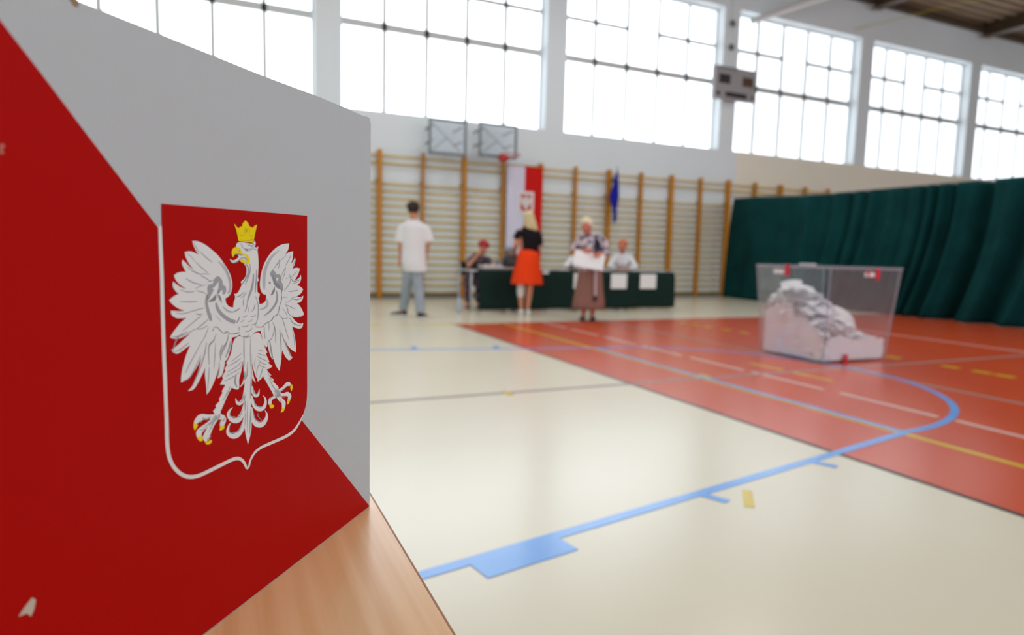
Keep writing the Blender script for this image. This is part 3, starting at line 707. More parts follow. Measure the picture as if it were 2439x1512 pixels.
def short_hair(h,f,R,fluff=.02,seed=1,cover=-.2):
    h.ell(f((0,.035,.045)),(.088,.090,.086),rot=R); random.seed(seed)
    for k in range(44):
        t_=random.uniform(0,6.28); e=random.uniform(-.2,1.5); d=Vector((math.cos(t_)*math.cos(e),math.sin(t_)*math.cos(e),math.sin(e)))
        if d.y<cover and d.z<.6: continue
        h.ell(f((d.x*.085,.03+d.y*.09,.04+d.z*.085)),(fluff,fluff,fluff),8,6)
D_=Vector
# red-haired, head resting on one hand
seated((4.30,11.36,0),math.radians(20.5),'red-haired person at the left end of the table, head bent onto one hand',M_skin,M_hred,M_dpat,M_dpat,True,(.17,-.36,1.12),.75,.2,
  [((-.10,-.48,.79),(.09,-.46,1.02),(.4,.1,.9),(0,1,.3)),((.34,-.40,.78),(.20,-.62,.79),(-.6,-.8,0),(-1,0,0))],lambda h,f,R:short_hair(h,f,R,.034,2,-.8),mat('maroon_shoe',lin(96,30,48),.5))
# grey-haired person bending low over the table
seated((5.03,11.36,0),math.radians(23),'grey-haired person in dark clothes bent low over papers, behind the black handbag',M_skin,M_hgrey,M_grey,M_black,False,(-.02,-.36,1.03),1.0,0,
  [((-.24,-.36,.79),(-.08,-.60,.79),(.5,-.8,0),(1,0,0)),((.22,-.36,.79),(.10,-.60,.79),(-.5,-.8,0),(-1,0,0))],lambda h,f,R:short_hair(h,f,R,.02,4))
# hidden person in white
seated((6.60,11.36,0),math.radians(29),'person in white shirt mostly hidden behind the elderly person, one shoulder showing',M_skin,M_hdark,M_shirt,M_black,False,(-.05,-.22,1.17),.3,0,
  [((-.30,-.36,.80),(-.26,-.60,.79),(.3,-.9,0),(1,0,0)),((.24,-.30,.80),(.12,-.58,.79),(-.4,-.9,0),(-1,0,0))],lambda h,f,R:short_hair(h,f,R,.02,6))
# ginger-haired person in white
seated((7.60,11.36,0),math.radians(33),'ginger-haired person in white shirt seated near the right end of the table',M_skin2,M_hginger,M_shirt,M_black,False,(-.02,-.20,1.22),.25,-.1,
  [((-.27,-.24,.80),(-.10,-.50,.79),(.6,-.7,0),(1,0,0)),((.27,-.24,.80),(.10,-.50,.79),(-.6,-.7,0),(-1,0,0))],lambda h,f,R:short_hair(h,f,R,.030,8))

# ------------------------------------------------------------------ ballot box
BX0,BX1,BY0,BY1,BH=5.53,6.45,4.60,5.44,.99
bb=empty('ballot_box',((BX0+BX1)/2,(BY0+BY1)/2,0),label='large clear plastic ballot box with red seals standing on the orange floor',cat='ballot box')
hw,hd=(BX1-BX0)/2,(BY1-BY0)/2; tp=.068
def rrect(a,c,r,z,n=5):
    out=[]
    for (sx,sy,t0) in ((1,1,0),(-1,1,90),(-1,-1,180),(1,-1,270)):
        for k in range(n+1):
            t=math.radians(t0+90*k/n); out.append(Vector((sx*(a-r)+r*math.cos(t), sy*(c-r)+r*math.sin(t), z)))
    return out
def shell(z0,z1,grow,th,r=.03,bottom=True):
    b=MB(); e0,e1=tp*z0/BH,tp*z1/BH
    o0,o1=rrect(hw+e0+grow,hd+e0+grow,r,z0),rrect(hw+e1+grow,hd+e1+grow,r,z1)
    i1,i0=rrect(hw+e1+grow-th,hd+e1+grow-th,r*.8,z1),rrect(hw+e0+grow-th,hd+e0+grow-th,r*.8,z0+(th if bottom else 0))
    if bottom: b.rings([o0,o1,i1,i0],cap=True)
    else: b.rings([o0,o1,i1,i0,o0],cap=False)
    return b
shell(.012,BH-.02,0,.005).build('box_walls',M_plast,bb)
shell(BH-.032,BH-.008,.014,.014,bottom=False).build('rim',M_rim,bb)
b=MB(); b.rings([rrect(hw+tp+.012,hd+tp+.012,.03,BH-.007),rrect(hw+tp+.012,hd+tp+.012,.03,BH)]); b.build('lid',M_plast,bb)
for sx in (-1,1):
    for sy in (-1,1):
        MB().tube([(sx*(hw-.008),sy*(hd-.008),.02),(sx*(hw+tp-.008),sy*(hd+tp-.008),BH-.03)],.010,8).build('corner_rib',M_rim,bb,smooth=True)
MB().box(-.33,-.12,.04,.08,BH+.0005,BH+.014).build('slot_cover',mat('slot_white',lin(226,222,226),.5),bb)
# seals hang on the rim and at the foot of the front corner
for (x,y,z,h_,s_) in ((-hw-tp-.010,.04,BH-.12,.12,.05),(.14,-hd-tp-.010,BH-.135,.115,.055),(.0,-hd-tp-.010,BH-.10,.06,.03),(-.16,-hd-.020,.0,.09,.045)):
    o=MB().box(-s_/2,s_/2,-.006,.006,0,h_).build('seal',M_seal,bb,bevel=.004,label='red plastic seal'); o.location=(x,y,z)
    if x<-hw: o.rotation_euler=(0,0,math.radians(90))
for (x,y,z) in ((-hw-tp-.004,.16,BH-.10),(.03,-hd-tp-.004,BH-.105)):
    o=MB().box(-.07,.07,-.002,.002,0,.045).build('paper_seal',M_paper,bb); o.location=(x,y,z)
    if x<-hw: o.rotation_euler=(0,0,math.radians(90))
# heap of ballots inside
def hh(x,y):
    u=(x+hw)/(2*hw); v=(y+hd)/(2*hd)
    d=math.hypot((u-.25)*.95,(v-.72)*.72)
    return max(.20,min(.70, .77-1.08*d))
b=MB(); N_=40; vs=[]
random.seed(11)
for i in range(N_+1):
    for j in range(N_+1):
        x=-hw+.02+(2*hw-.04)*i/N_; y=-hd+.02+(2*hd-.04)*j/N_
        vs.append((x,y,hh(x,y)-.02+.005*random.random()))
fs=[(i*(N_+1)+j,(i+1)*(N_+1)+j,(i+1)*(N_+1)+j+1,i*(N_+1)+j+1) for i in range(N_) for j in range(N_)]
n0=len(vs); edge=[i*(N_+1) for i in range(N_+1)]+[N_*(N_+1)+j for j in range(1,N_+1)]+[i*(N_+1)+N_ for i in range(N_-1,-1,-1)]+[j for j in range(N_-1,0,-1)]
vb=[(vs[i][0],vs[i][1],.025) for i in edge]; m_=len(edge)
b.add(vs+vb, fs+[(edge[k],edge[(k+1)%m_],n0+(k+1)%m_,n0+k) for k in range(m_)]+[tuple(range(n0,n0+m_))])
def leaf(cx_,cy_,cz_,w_,l_,rot):
    bend=random.uniform(-.03,.03); vs=[]
    for a in range(3):
        for c in (-1,1): vs.append(Vector((c*w_/2,(a-1)*l_/2,bend*(1-abs(a-1)))))
    vs=[rot@v+Vector((cx_,cy_,cz_)) for v in vs]; nrm=rot@Vector((0,0,.0012))
    lim=lambda v: Vector((max(-hw+.012,min(hw-.012,v.x)),max(-hd+.012,min(hd-.012,v.y)),max(.022,min(.90,v.z))))
    vs=[lim(v) for v in vs]+[lim(v)+nrm for v in vs]
    return vs,[(0,1,3,2),(2,3,5,4),(6,8,9,7),(8,10,11,9),(0,2,8,6),(2,4,10,8),(1,3,9,7),(3,5,11,9),(0,1,7,6),(4,5,11,10)]
from mathutils import Euler
for k in range(620):
    x=random.uniform(-hw+.05,hw-.05); y=random.uniform(-hd+.05,hd-.05); z=hh(x,y)+random.uniform(-.015,.012)
    rot=Euler((random.uniform(-.38,.38),random.uniform(-.38,.38),random.uniform(0,6.28))).to_matrix()
    w_,l_=random.choice(((.15,.21),(.105,.15),(.21,.15)))
    b.add(*leaf(x,y,z,w_,l_,rot))
for k in range(90):    # large flat sheets lying on the slope of the heap
    u=random.uniform(.05,.85); v=random.uniform(.12,.80); x=-hw+2*hw*u; y=-hd+2*hd*v; e=.03
    if hh(x,y)<.27: continue
    gx=(hh(x+e,y)-hh(x-e,y))/(2*e); gy=(hh(x,y+e)-hh(x,y-e))/(2*e)
    nrm=Vector((-gx*.22+random.uniform(-.15,.1),-gy*.22+random.uniform(-.15,.1),1)).normalized()
    rot=(nrm.to_track_quat('Z','Y').to_matrix())@Matrix.Rotation(random.uniform(0,6.28),3,'Z')
    p_=Vector((x,y,hh(x,y)+.02))+nrm*random.uniform(.0,.025); b.add(*leaf(p_.x,p_.y,p_.z,.20,.28,rot))
for k in range(420):   # papers pressed against the walls
    s=random.random(); 
    if s<.5: x=random.uniform(-hw+.08,hw-.08); y=-hd+.022; rz=0
    else: x=-hw+.022; y=random.uniform(-hd+.08,hd-.08); rz=math.pi/2
    z=random.uniform(.07,max(.10,hh(x,y)-.02))
    rot=Matrix.Rotation(rz,3,'Z')@Matrix.Rotation(math.radians(random.uniform(62,115)),3,'X')@Matrix.Rotation(random.uniform(0,6.28),3,'Z')
    b.add(*leaf(x,y,z,.13,.12,rot))
o=b.build('ballot_pile',translucent(mat('ballot_pile_paper',lin(246,243,246),.75,.3,noise=(5,lin(240,237,241),.3)),.06),kind='stuff',label='heap of white ballot papers filling the lower half of the ballot box',cat='ballot papers')
o.location=((BX0+BX1)/2,(BY0+BY1)/2,0)
def big(label,x,y,z,w_,h_,rx,ry,rz):
    q=MB(); nn=6; vs=[]
    for i in range(nn+1):
        for j in range(nn+1):
            u,v=i/nn-.5,j/nn-.5; vs.append((u*w_,v*h_,.03*math.cos(u*3)))
    n2=len(vs); fs=[(i*(nn+1)+j,(i+1)*(nn+1)+j,(i+1)*(nn+1)+j+1,i*(nn+1)+j+1) for i in range(nn) for j in range(nn)]
    q.add(vs+[(a,c,d-.0015) for a,c,d in vs],fs+[tuple(n2+t for t in f_)[::-1] for f_ in fs])
    o=q.build('ballot_sheet',M_ballot,smooth=True,label=label,cat='ballot paper',group='large ballot sheets on top of the heap')
    o.location=((BX0+BX1)/2+x,(BY0+BY1)/2+y,z); o.rotation_euler=(math.radians(rx),math.radians(ry),math.radians(rz)); return o
big('tallest ballot sheet standing upright at the peak of the heap',-.23,.23,.69,.22,.28,52,-8,-40)
big('pointed ballot sheet leaning just right of the heap\'s peak',-.14,.14,.64,.18,.28,46,24,-40)
big('ballot sheet sloping down on the left shoulder of the heap',-.36,.18,.55,.18,.26,40,-20,-48)
big('broad ballot sheet sloping down the right side of the heap',-.02,.0,.50,.26,.32,36,34,-35)
big('ballot sheet lying low at the front of the heap\'s slope',-.18,-.06,.52,.30,.28,36,4,-40)
big('ballot sheet at the right foot of the heap\'s slope',.18,-.12,.42,.28,.24,38,30,-20)

# ------------------------------------------------------------------ foreground table
tb=empty('voting_table',(-.5,.6,0),label='beech laminate table in the foreground carrying the voting screen',cat='table')
TX0,TX1,TYa,TYb=-1.10,.156,.17,1.12
q=MB(); q.box(TX0+.5,TX1+.5-.0025,TYa-.6,TYb-.6,.726,.75); o=q.build('table_top',M_wood,tb)
q=MB(); q.box(TX1+.5-.0025,TX1+.5,TYa-.6,TYb-.6,.726,.7497); q.build('edge_band',M_edge,tb,bevel=.0008)
for x in (TX0+.55,TX1+.44):
    for y in (TYa-.54,TYb-.66):
        MB().box(x-.02,x+.02,y-.02,y+.02,.002,.725).build('leg',M_tmetal,tb,bevel=.003)
MB().box(TX0+.58,TX1+.41,TYb-.67,TYb-.65,.64,.725).build('apron',M_tmetal,tb)

EMBLEM = [
('red',1,'5607,6235 5608,6169 5610,6069 5612,5922 5614,5706 5616,5442 5618,5186 5619,4948 5621,4718 5621,4521 5618,4384 5613,4281 5610,4153 5610,3963 5612,3748 5614,3554 5616,3396 5619,3260 5621,3153 5621,3085 5620,3046 5617,3007 5612,2958 5605,2910 5593,2861 5575,2810 5551,2757 5521,2706 5484,2656 5440,2608 5393,2565 5344,2529 5293,2500 5240,2476 5187,2457 5134,2444 5079,2436 5026,2431 4971,2431 4912,2432 4842,2434 4766,2438 4694,2441 4631,2444 4572,2447 4512,2449 4448,2450 4382,2450 4324,2448 4278,2443 4239,2435 4204,2423 4170,2405 4139,2382 4111,2357 4088,2329 4067,2298 4051,2269 4039,2242 4030,2215 4025,2197 4002,2198 3973,2210 3960,2237 3949,2274 3930,2309 3901,2342 3865,2373 3823,2399 3776,2418 3722,2431 3662,2440 3596,2444 3522,2444 3441,2443 3349,2442 3248,2441 3152,2441 3066,2442 2986,2443 2910,2450 2840,2462 2776,2479 2715,2503 2656,2536 2601,2576 2551,2616 2509,2654 2473,2693 2441,2736 2410,2784 2383,2838 2362,2894 2348,2946 2339,3002 2333,3084 2330,3122 2329,3186 2326,3517 2315,4381 2302,5493 2293,6286 3511,6267 4832,6247'),
('white',2,'5666,5946 5666,5866 5667,5750 5667,5622 5666,5493 5664,5352 5663,5187 5664,4980 5666,4747 5666,4526 5665,4327 5662,4140 5659,3965 5657,3789 5655,3625 5654,3511 5590,3498 5591,3613 5593,3778 5595,3956 5598,4132 5601,4320 5603,4520 5603,4743 5601,4977 5600,5186 5601,5353 5603,5495 5605,5624 5607,5753 5609,5869 5611,5950'),
('white',2,'5653,3520 5653,3453 5653,3359 5654,3276 5655,3221 5656,3176 5656,3132 5655,3087 5654,3043 5650,2998 5644,2952 5636,2904 5623,2854 5603,2802 5578,2748 5547,2694 5507,2640 5460,2587 5410,2540 5356,2501 5301,2468 5244,2443 5186,2423 5128,2411 5071,2403 5014,2398 4958,2398 4898,2399 4827,2401 4750,2404 4678,2407 4615,2410 4556,2413 4497,2415 4432,2417 4368,2418 4313,2416 4271,2411 4240,2403 4214,2393 4188,2379 4162,2359 4138,2337 4119,2315 4102,2289 4086,2263 4072,2239 4059,2215 4051,2198 4003,2195 4009,2211 4019,2236 4031,2263 4045,2291 4062,2321 4085,2353 4115,2384 4151,2414 4194,2439 4239,2457 4284,2468 4336,2474 4397,2476 4463,2474 4528,2472 4587,2470 4646,2468 4710,2465 4782,2461 4857,2458 4926,2455 4985,2454 5037,2455 5088,2459 5140,2468 5189,2480 5236,2496 5282,2518 5327,2544 5370,2575 5412,2615 5453,2661 5488,2707 5516,2754 5539,2803 5557,2851 5569,2896 5576,2940 5582,2985 5585,3028 5587,3071 5588,3116 5588,3159 5587,3204 5587,3260 5587,3344 5588,3439 5588,3506'),
('white',2,'4022,2181 3994,2183 3961,2200 3946,2228 3933,2263 3915,2296 3886,2326 3850,2356 3809,2380 3761,2396 3707,2407 3646,2414 3581,2416 3508,2415 3427,2413 3334,2412 3233,2410 3137,2410 3050,2410 2967,2412 2888,2419 2815,2432 2749,2452 2688,2479 2629,2516 2575,2561 2531,2601 2498,2636 2475,2667 2459,2688 2483,2700 2503,2681 2533,2654 2571,2624 2622,2588 2681,2550 2742,2519 2802,2499 2865,2484 2932,2474 3005,2468 3083,2465 3168,2465 3263,2465 3363,2466 3456,2466 3536,2466 3610,2465 3678,2460 3741,2449 3798,2435 3848,2414 3891,2386 3927,2353 3955,2319 3974,2283 3985,2247 3996,2224 4022,2214 4043,2215'),
('feather',3,'5083,5769 5062,5770 5030,5771 4997,5770 4967,5765 4935,5757 4903,5748 4871,5737 4838,5723 4806,5709 4774,5692 4741,5673 4708,5653 4675,5634 4641,5614 4608,5592 4576,5567 4545,5540 4515,5513 4488,5486 4463,5459 4438,5433 4413,5405 4390,5378 4369,5351 4352,5326 4338,5301 4325,5276 4314,5250 4304,5224 4296,5200 4291,5178 4288,5158 4287,5137 4289,5112 4293,5086 4300,5062 4309,5039 4320,5017 4333,4998 4347,4983 4362,4970 4379,4959 4402,4950 4426,4943 4443,4938 4442,4923 4440,4900 4435,4879 4427,4863 4415,4849 4401,4836 4385,4824 4367,4812 4347,4803 4323,4796 4296,4791 4278,4788 4276,4800 4273,4820 4269,4840 4263,4863 4257,4883 4244,4903 4233,4919 4229,4951 4236,4967 4246,4986 4254,4999 4226,4990 4202,4994 4175,5005 4159,5017 4143,5034 4126,5053 4107,5079 4087,5107 4073,5128 4086,5148 4099,5167 4066,5189 4042,5200 4017,5216 4000,5232 3985,5251 3972,5272 3965,5295 3960,5320 3959,5343 3960,5364 3965,5383 3973,5401 3987,5420 4003,5439 4020,5453 4044,5465 4068,5475 4087,5484 4107,5495 4124,5511 4136,5538 4144,5571 4150,5600 4153,5619 4154,5634 4158,5650 4168,5672 4181,5696 4190,5713 4187,5729 4177,5748 4160,5762 4134,5773 4109,5776 4080,5777 4048,5776 4012,5773 3972,5769 3932,5765 3893,5762 3855,5758 3824,5757 3795,5763 3777,5774 3764,5793 3756,5811 3742,5795 3729,5775 3731,5757 3738,5739 3748,5720 3751,5704 3704,5701 3669,5721 3673,5703 3678,5681 3686,5655 3683,5622 3680,5606 3677,5588 3674,5563 3671,5528 3669,5486 3669,5443 3670,5398 3674,5352 3678,5311 3682,5280 3687,5254 3688,5232 3681,5209 3671,5189 3664,5175 3699,5163 3703,5143 3704,5115 3703,5086 3705,5054 3706,5020 3701,4993 3672,4971 3644,4960 3651,4940 3661,4917 3681,4898 3678,4883 3673,4863 3667,4844 3661,4817 3656,4796 3626,4797 3588,4801 3554,4809 3524,4821 3506,4839 3494,4860 3486,4883 3484,4907 3490,4927 3496,4941 3543,4947 3567,4957 3589,4974 3603,4990 3615,5009 3626,5029 3633,5050 3638,5073 3641,5097 3640,5122 3637,5149 3633,5177 3627,5206 3620,5237 3610,5269 3598,5304 3583,5340 3566,5376 3547,5409 3525,5442 3500,5475 3471,5509 3437,5544 3401,5576 3363,5608 3323,5638 3279,5666 3232,5692 3182,5716 3133,5736 3086,5751 3041,5762 2994,5771 2939,5777 2881,5781 2841,5784 2844,5767 2848,5742 2854,5720 2864,5693 2878,5670 2900,5648 2922,5627 2939,5607 2950,5592 2927,5604 2893,5620 2855,5635 2811,5643 2763,5649 2730,5653 2732,5629 2736,5595 2741,5564 2746,5538 2753,5514 2761,5492 2774,5470 2788,5449 2798,5435 2782,5446 2758,5462 2737,5477 2716,5498 2700,5518 2682,5549 2672,5532 2663,5506 2666,5486 2672,5463 2681,5441 2693,5420 2707,5401 2721,5384 2745,5362 2763,5348 2737,5353 2702,5359 2667,5364 2628,5366 2595,5363 2560,5356 2535,5352 2542,5334 2551,5310 2562,5286 2574,5266 2589,5248 2605,5229 2624,5209 2644,5189 2663,5172 2688,5150 2705,5136 2678,5144 2640,5156 2606,5167 2570,5182 2543,5198 2519,5221 2504,5241 2500,5225 2496,5203 2495,5182 2499,5161 2507,5141 2518,5123 2541,5100 2569,5081 2608,5067 2640,5059 2614,5054 2578,5047 2545,5039 2506,5021 2474,5003 2438,4979 2453,4956 2475,4929 2502,4911 2534,4895 2574,4881 2610,4870 2635,4858 2608,4853 2569,4845 2535,4840 2499,4844 2471,4852 2435,4867 2438,4851 2442,4829 2451,4809 2472,4785 2497,4767 2549,4748 2593,4745 2632,4743 2610,4731 2579,4714 2549,4693 2523,4670 2497,4644 2474,4616 2452,4585 2432,4552 2418,4529 2442,4516 2475,4501 2512,4493 2552,4489 2594,4487 2640,4489 2678,4495 2718,4503 2752,4511 2800,4530 2781,4515 2752,4492 2730,4473 2706,4451 2679,4431 2647,4412 2611,4394 2579,4380 2538,4369 2503,4365 2443,4374 2447,4358 2454,4335 2462,4316 2479,4298 2504,4287 2538,4283 2580,4286 2613,4293 2648,4302 2680,4312 2722,4324 2754,4334 2783,4349 2773,4330 2758,4302 2743,4271 2729,4239 2715,4203 2702,4164 2692,4121 2683,4075 2677,4027 2674,3972 2674,3915 2674,3875 2696,3884 2728,3897 2760,3913 2793,3932 2827,3955 2857,3978 2884,3999 2907,4021 2928,4045 2950,4076 2969,4109 2982,4132 2972,4102 2957,4060 2941,4018 2922,3980 2902,3942 2883,3908 2867,3879 2852,3855 2835,3835 2801,3816 2772,3807 2794,3789 2824,3770 2858,3764 2885,3762 2909,3779 2944,3804 2979,3835 3014,3880 3048,3931 3072,3968 3076,3946 3082,3914 3089,3879 3096,3841 3105,3799 3114,3756 3127,3707 3142,3657 3152,3622 3177,3647 3213,3683 3246,3723 3273,3771 3298,3822 3315,3859 3343,3849 3355,3865 3373,3888 3390,3915 3405,3944 3420,3977 3432,4009 3443,4041 3452,4071 3458,4092 3482,4082 3506,4072 3524,4094 3549,4125 3572,4159 3587,4194 3599,4232 3610,4267 3620,4303 3629,4336 3634,4360 3655,4361 3685,4362 3714,4362 3743,4359 3772,4356 3792,4353 3809,4340 3832,4321 3858,4305 3885,4294 3914,4286 3934,4281 3961,4286 3999,4294 4034,4301 4063,4309 4089,4317 4107,4323 4121,4341 4135,4359 4159,4353 4193,4344 4227,4338 4260,4335 4294,4335 4317,4335 4320,4311 4324,4276 4331,4240 4341,4205 4354,4169 4369,4133 4386,4095 4404,4057 4423,4028 4442,4012 4462,4005 4476,4001 4483,3969 4494,3923 4507,3881 4520,3848 4534,3818 4554,3794 4585,3778 4619,3769 4644,3763 4640,3786 4633,3820 4626,3854 4618,3886 4609,3917 4601,3945 4594,3969 4587,3990 4582,4005 4597,3965 4620,3908 4642,3857 4660,3821 4678,3790 4699,3757 4727,3715 4759,3671 4790,3633 4821,3606 4851,3586 4873,3572 4875,3614 4878,3673 4883,3729 4888,3774 4894,3815 4898,3855 4897,3898 4894,3940 4892,3969 4900,3955 4912,3933 4929,3907 4954,3874 4983,3837 5015,3800 5048,3762 5084,3725 5120,3699 5161,3691 5203,3693 5233,3695 5211,3707 5179,3726 5148,3750 5122,3781 5098,3818 5074,3857 5051,3896 5029,3938 5010,3981 4991,4033 4975,4088 4964,4126 4979,4101 5002,4066 5028,4030 5060,3995 5095,3959 5132,3927 5172,3900 5214,3877 5253,3859 5292,3848 5328,3842 5353,3838 5353,3858 5351,3887 5347,3921 5339,3958 5329,4000 5314,4047 5293,4101 5267,4159 5241,4212 5214,4258 5187,4299 5169,4327 5189,4321 5217,4312 5248,4301 5278,4287 5310,4271 5340,4258 5367,4251 5391,4246 5414,4246 5436,4252 5455,4261 5472,4272 5487,4285 5499,4300 5507,4310 5478,4322 5437,4339 5396,4358 5361,4378 5326,4401 5289,4424 5243,4449 5195,4474 5161,4492 5186,4486 5221,4477 5257,4469 5292,4461 5328,4453 5363,4448 5399,4449 5435,4452 5466,4457 5489,4465 5507,4474 5520,4481 5512,4492 5500,4509 5485,4527 5466,4546 5443,4566 5417,4587 5389,4612 5358,4639 5326,4663 5290,4685 5252,4705 5226,4719 5246,4718 5279,4717 5311,4718 5349,4720 5383,4724 5411,4732 5435,4743 5455,4754 5470,4766 5482,4778 5490,4791 5495,4807 5497,4823 5498,4835 5484,4835 5462,4833 5438,4831 5411,4827 5381,4822 5350,4819 5315,4818 5279,4819 5253,4820 5274,4826 5305,4834 5335,4844 5359,4854 5383,4866 5407,4880 5432,4895 5456,4913 5478,4930 5495,4947 5509,4965 5519,4977 5508,4985 5492,4996 5475,5007 5457,5017 5437,5027 5416,5035 5393,5042 5370,5049 5354,5053 5371,5064 5393,5081 5407,5095 5422,5111 5435,5128 5444,5143 5451,5158 5455,5173 5453,5192 5448,5211 5444,5225 5429,5213 5406,5197 5382,5181 5360,5168 5336,5154 5309,5142 5272,5130 5231,5120 5202,5112 5224,5122 5256,5136 5287,5152 5315,5170 5343,5190 5366,5209 5384,5227 5397,5244 5408,5260 5417,5277 5423,5292 5427,5303 5415,5311 5397,5322 5377,5332 5354,5339 5329,5344 5302,5347 5270,5348 5236,5348 5212,5347 5227,5367 5246,5395 5263,5420 5272,5439 5278,5455 5280,5471 5278,5487 5272,5503 5267,5513 5252,5502 5230,5486 5208,5470 5189,5454 5170,5438 5149,5422 5120,5402 5089,5382 5067,5367 5083,5383 5104,5406 5126,5429 5144,5450 5161,5471 5177,5492 5191,5515 5203,5537 5213,5558 5219,5580 5223,5601 5226,5615 5209,5619 5183,5624 5157,5627 5134,5627 5109,5626 5081,5620 5043,5609 5001,5593 4972,5582 4986,5599 5007,5623 5025,5647 5039,5669 5052,5690 5062,5710 5071,5732 5079,5754'),
('feather',3,'3883,4313 3860,4320 3826,4329 3793,4337 3761,4342 3729,4345 3701,4343 3669,4331 3644,4309 3629,4287 3617,4260 3605,4232 3592,4205 3580,4177 3567,4150 3553,4121 3539,4093 3525,4066 3507,4037 3488,4008 3474,3989 3491,3975 3508,3962 3482,3921 3446,3864 3420,3822 3470,3816 3431,3793 3379,3761 3340,3738 3357,3730 3383,3719 3411,3711 3442,3708 3476,3708 3499,3708 3479,3684 3459,3660 3435,3640 3401,3612 3376,3591 3419,3577 3386,3555 3341,3525 3307,3503 3331,3477 3286,3439 3225,3387 3180,3349 3187,3330 3187,3304 3167,3286 3140,3267 3123,3246 3122,3221 3132,3195 3154,3179 3198,3178 3254,3186 3299,3200 3322,3223 3333,3252 3340,3272 3369,3311 3411,3367 3450,3419 3484,3464 3516,3506 3544,3543 3568,3576 3588,3605 3602,3624 3606,3607 3624,3584 3658,3570 3701,3557 3732,3547 3732,3570 3736,3596 3769,3628 3787,3665 3810,3717 3831,3767 3847,3815 3859,3861 3867,3892 3865,3950 3862,4032 3862,4112 3868,4188 3877,4262'),
('feather',3,'4033,4318 4059,4323 4096,4331 4131,4336 4159,4337 4184,4336 4208,4330 4231,4321 4252,4307 4271,4289 4287,4265 4301,4236 4313,4206 4322,4175 4329,4142 4339,4112 4353,4086 4369,4063 4388,4039 4412,4010 4440,3982 4459,3961 4429,3946 4448,3926 4473,3898 4491,3879 4473,3856 4495,3830 4526,3795 4548,3769 4521,3753 4542,3727 4571,3691 4591,3665 4558,3658 4513,3647 4479,3639 4504,3613 4537,3578 4561,3553 4546,3533 4568,3510 4598,3479 4620,3456 4615,3439 4610,3422 4636,3407 4673,3386 4700,3371 4685,3340 4705,3328 4732,3311 4752,3299 4742,3284 4728,3262 4715,3239 4705,3214 4697,3187 4684,3168 4659,3159 4629,3157 4606,3165 4596,3192 4593,3230 4592,3258 4570,3287 4539,3328 4510,3368 4486,3402 4463,3434 4438,3466 4404,3504 4368,3542 4342,3569 4316,3555 4281,3537 4248,3522 4212,3515 4188,3513 4183,3527 4175,3546 4170,3560 4173,3585 4175,3621 4172,3660 4159,3698 4139,3740 4120,3783 4102,3834 4085,3887 4073,3925 4062,3980 4048,4060 4038,4136 4034,4205 4033,4272'),
('feather',3,'4053,4320 4000,4314 3925,4305 3870,4298 3866,4250 3860,4182 3857,4111 3861,4044 3868,3975 3872,3910 3868,3853 3861,3799 3858,3738 3863,3664 3872,3584 3881,3503 3889,3423 3897,3342 3902,3268 3902,3206 3899,3151 3896,3095 3893,3037 3889,2979 3890,2922 3894,2866 3901,2811 3914,2755 3939,2692 3970,2627 3993,2582 4006,2628 4025,2692 4042,2755 4053,2811 4063,2865 4068,2915 4065,2960 4059,3002 4054,3048 4056,3101 4060,3159 4065,3219 4073,3284 4082,3350 4085,3409 4077,3456 4063,3496 4052,3537 4050,3581 4052,3626 4054,3671 4058,3712 4062,3753 4066,3807 4068,3881 4070,3969 4069,4057 4065,4154 4058,4251'),
('feather',3,'4077,3459 4085,3428 4097,3387 4112,3355 4132,3336 4156,3322 4175,3314 4187,3311 4195,3310 4203,3310 4220,3329 4239,3361 4252,3385 4266,3386 4264,3362 4261,3327 4247,3294 4213,3268 4170,3256 4130,3257 4095,3271 4064,3294 4042,3325 4033,3368 4032,3415 4032,3448'),
('feather',3,'4065,3306 4084,3260 4112,3198 4144,3147 4179,3115 4217,3091 4247,3080 4268,3079 4293,3083 4318,3091 4345,3109 4374,3137 4391,3160 4395,3176 4388,3196 4376,3216 4361,3233 4340,3247 4324,3256 4329,3261 4350,3257 4381,3251 4410,3240 4435,3223 4457,3200 4464,3165 4446,3123 4414,3079 4369,3039 4312,3009 4246,2990 4178,2991 4124,3016 4082,3055 4051,3104 4033,3169 4025,3241 4021,3292'),
('feather',3,'4071,3087 4087,3041 4110,2978 4140,2926 4177,2894 4221,2870 4259,2855 4290,2847 4318,2845 4341,2847 4366,2857 4396,2877 4415,2896 4420,2923 4413,2958 4403,2988 4395,3005 4382,3017 4373,3024 4378,3029 4393,3027 4416,3021 4438,3006 4459,2979 4478,2942 4482,2900 4457,2855 4414,2813 4360,2780 4298,2761 4235,2756 4177,2768 4128,2795 4087,2836 4056,2886 4038,2951 4031,3023 4026,3073'),
('feather',3,'3899,3504 3899,3481 3897,3446 3889,3411 3871,3375 3846,3340 3809,3308 3757,3295 3719,3304 3694,3324 3686,3356 3685,3394 3686,3421 3693,3424 3705,3400 3723,3369 3741,3349 3759,3344 3772,3345 3769,3345 3779,3357 3797,3384 3816,3414 3834,3445 3851,3478 3864,3502'),
('feather',3,'3903,3352 3903,3320 3902,3272 3890,3221 3861,3171 3820,3122 3768,3079 3702,3051 3638,3042 3582,3047 3542,3069 3517,3100 3504,3132 3501,3164 3508,3196 3521,3226 3545,3254 3573,3278 3592,3294 3599,3292 3587,3274 3572,3249 3563,3225 3561,3203 3564,3179 3573,3158 3590,3136 3613,3116 3634,3108 3660,3109 3691,3117 3715,3127 3745,3150 3782,3187 3813,3225 3837,3267 3855,3314 3867,3348'),
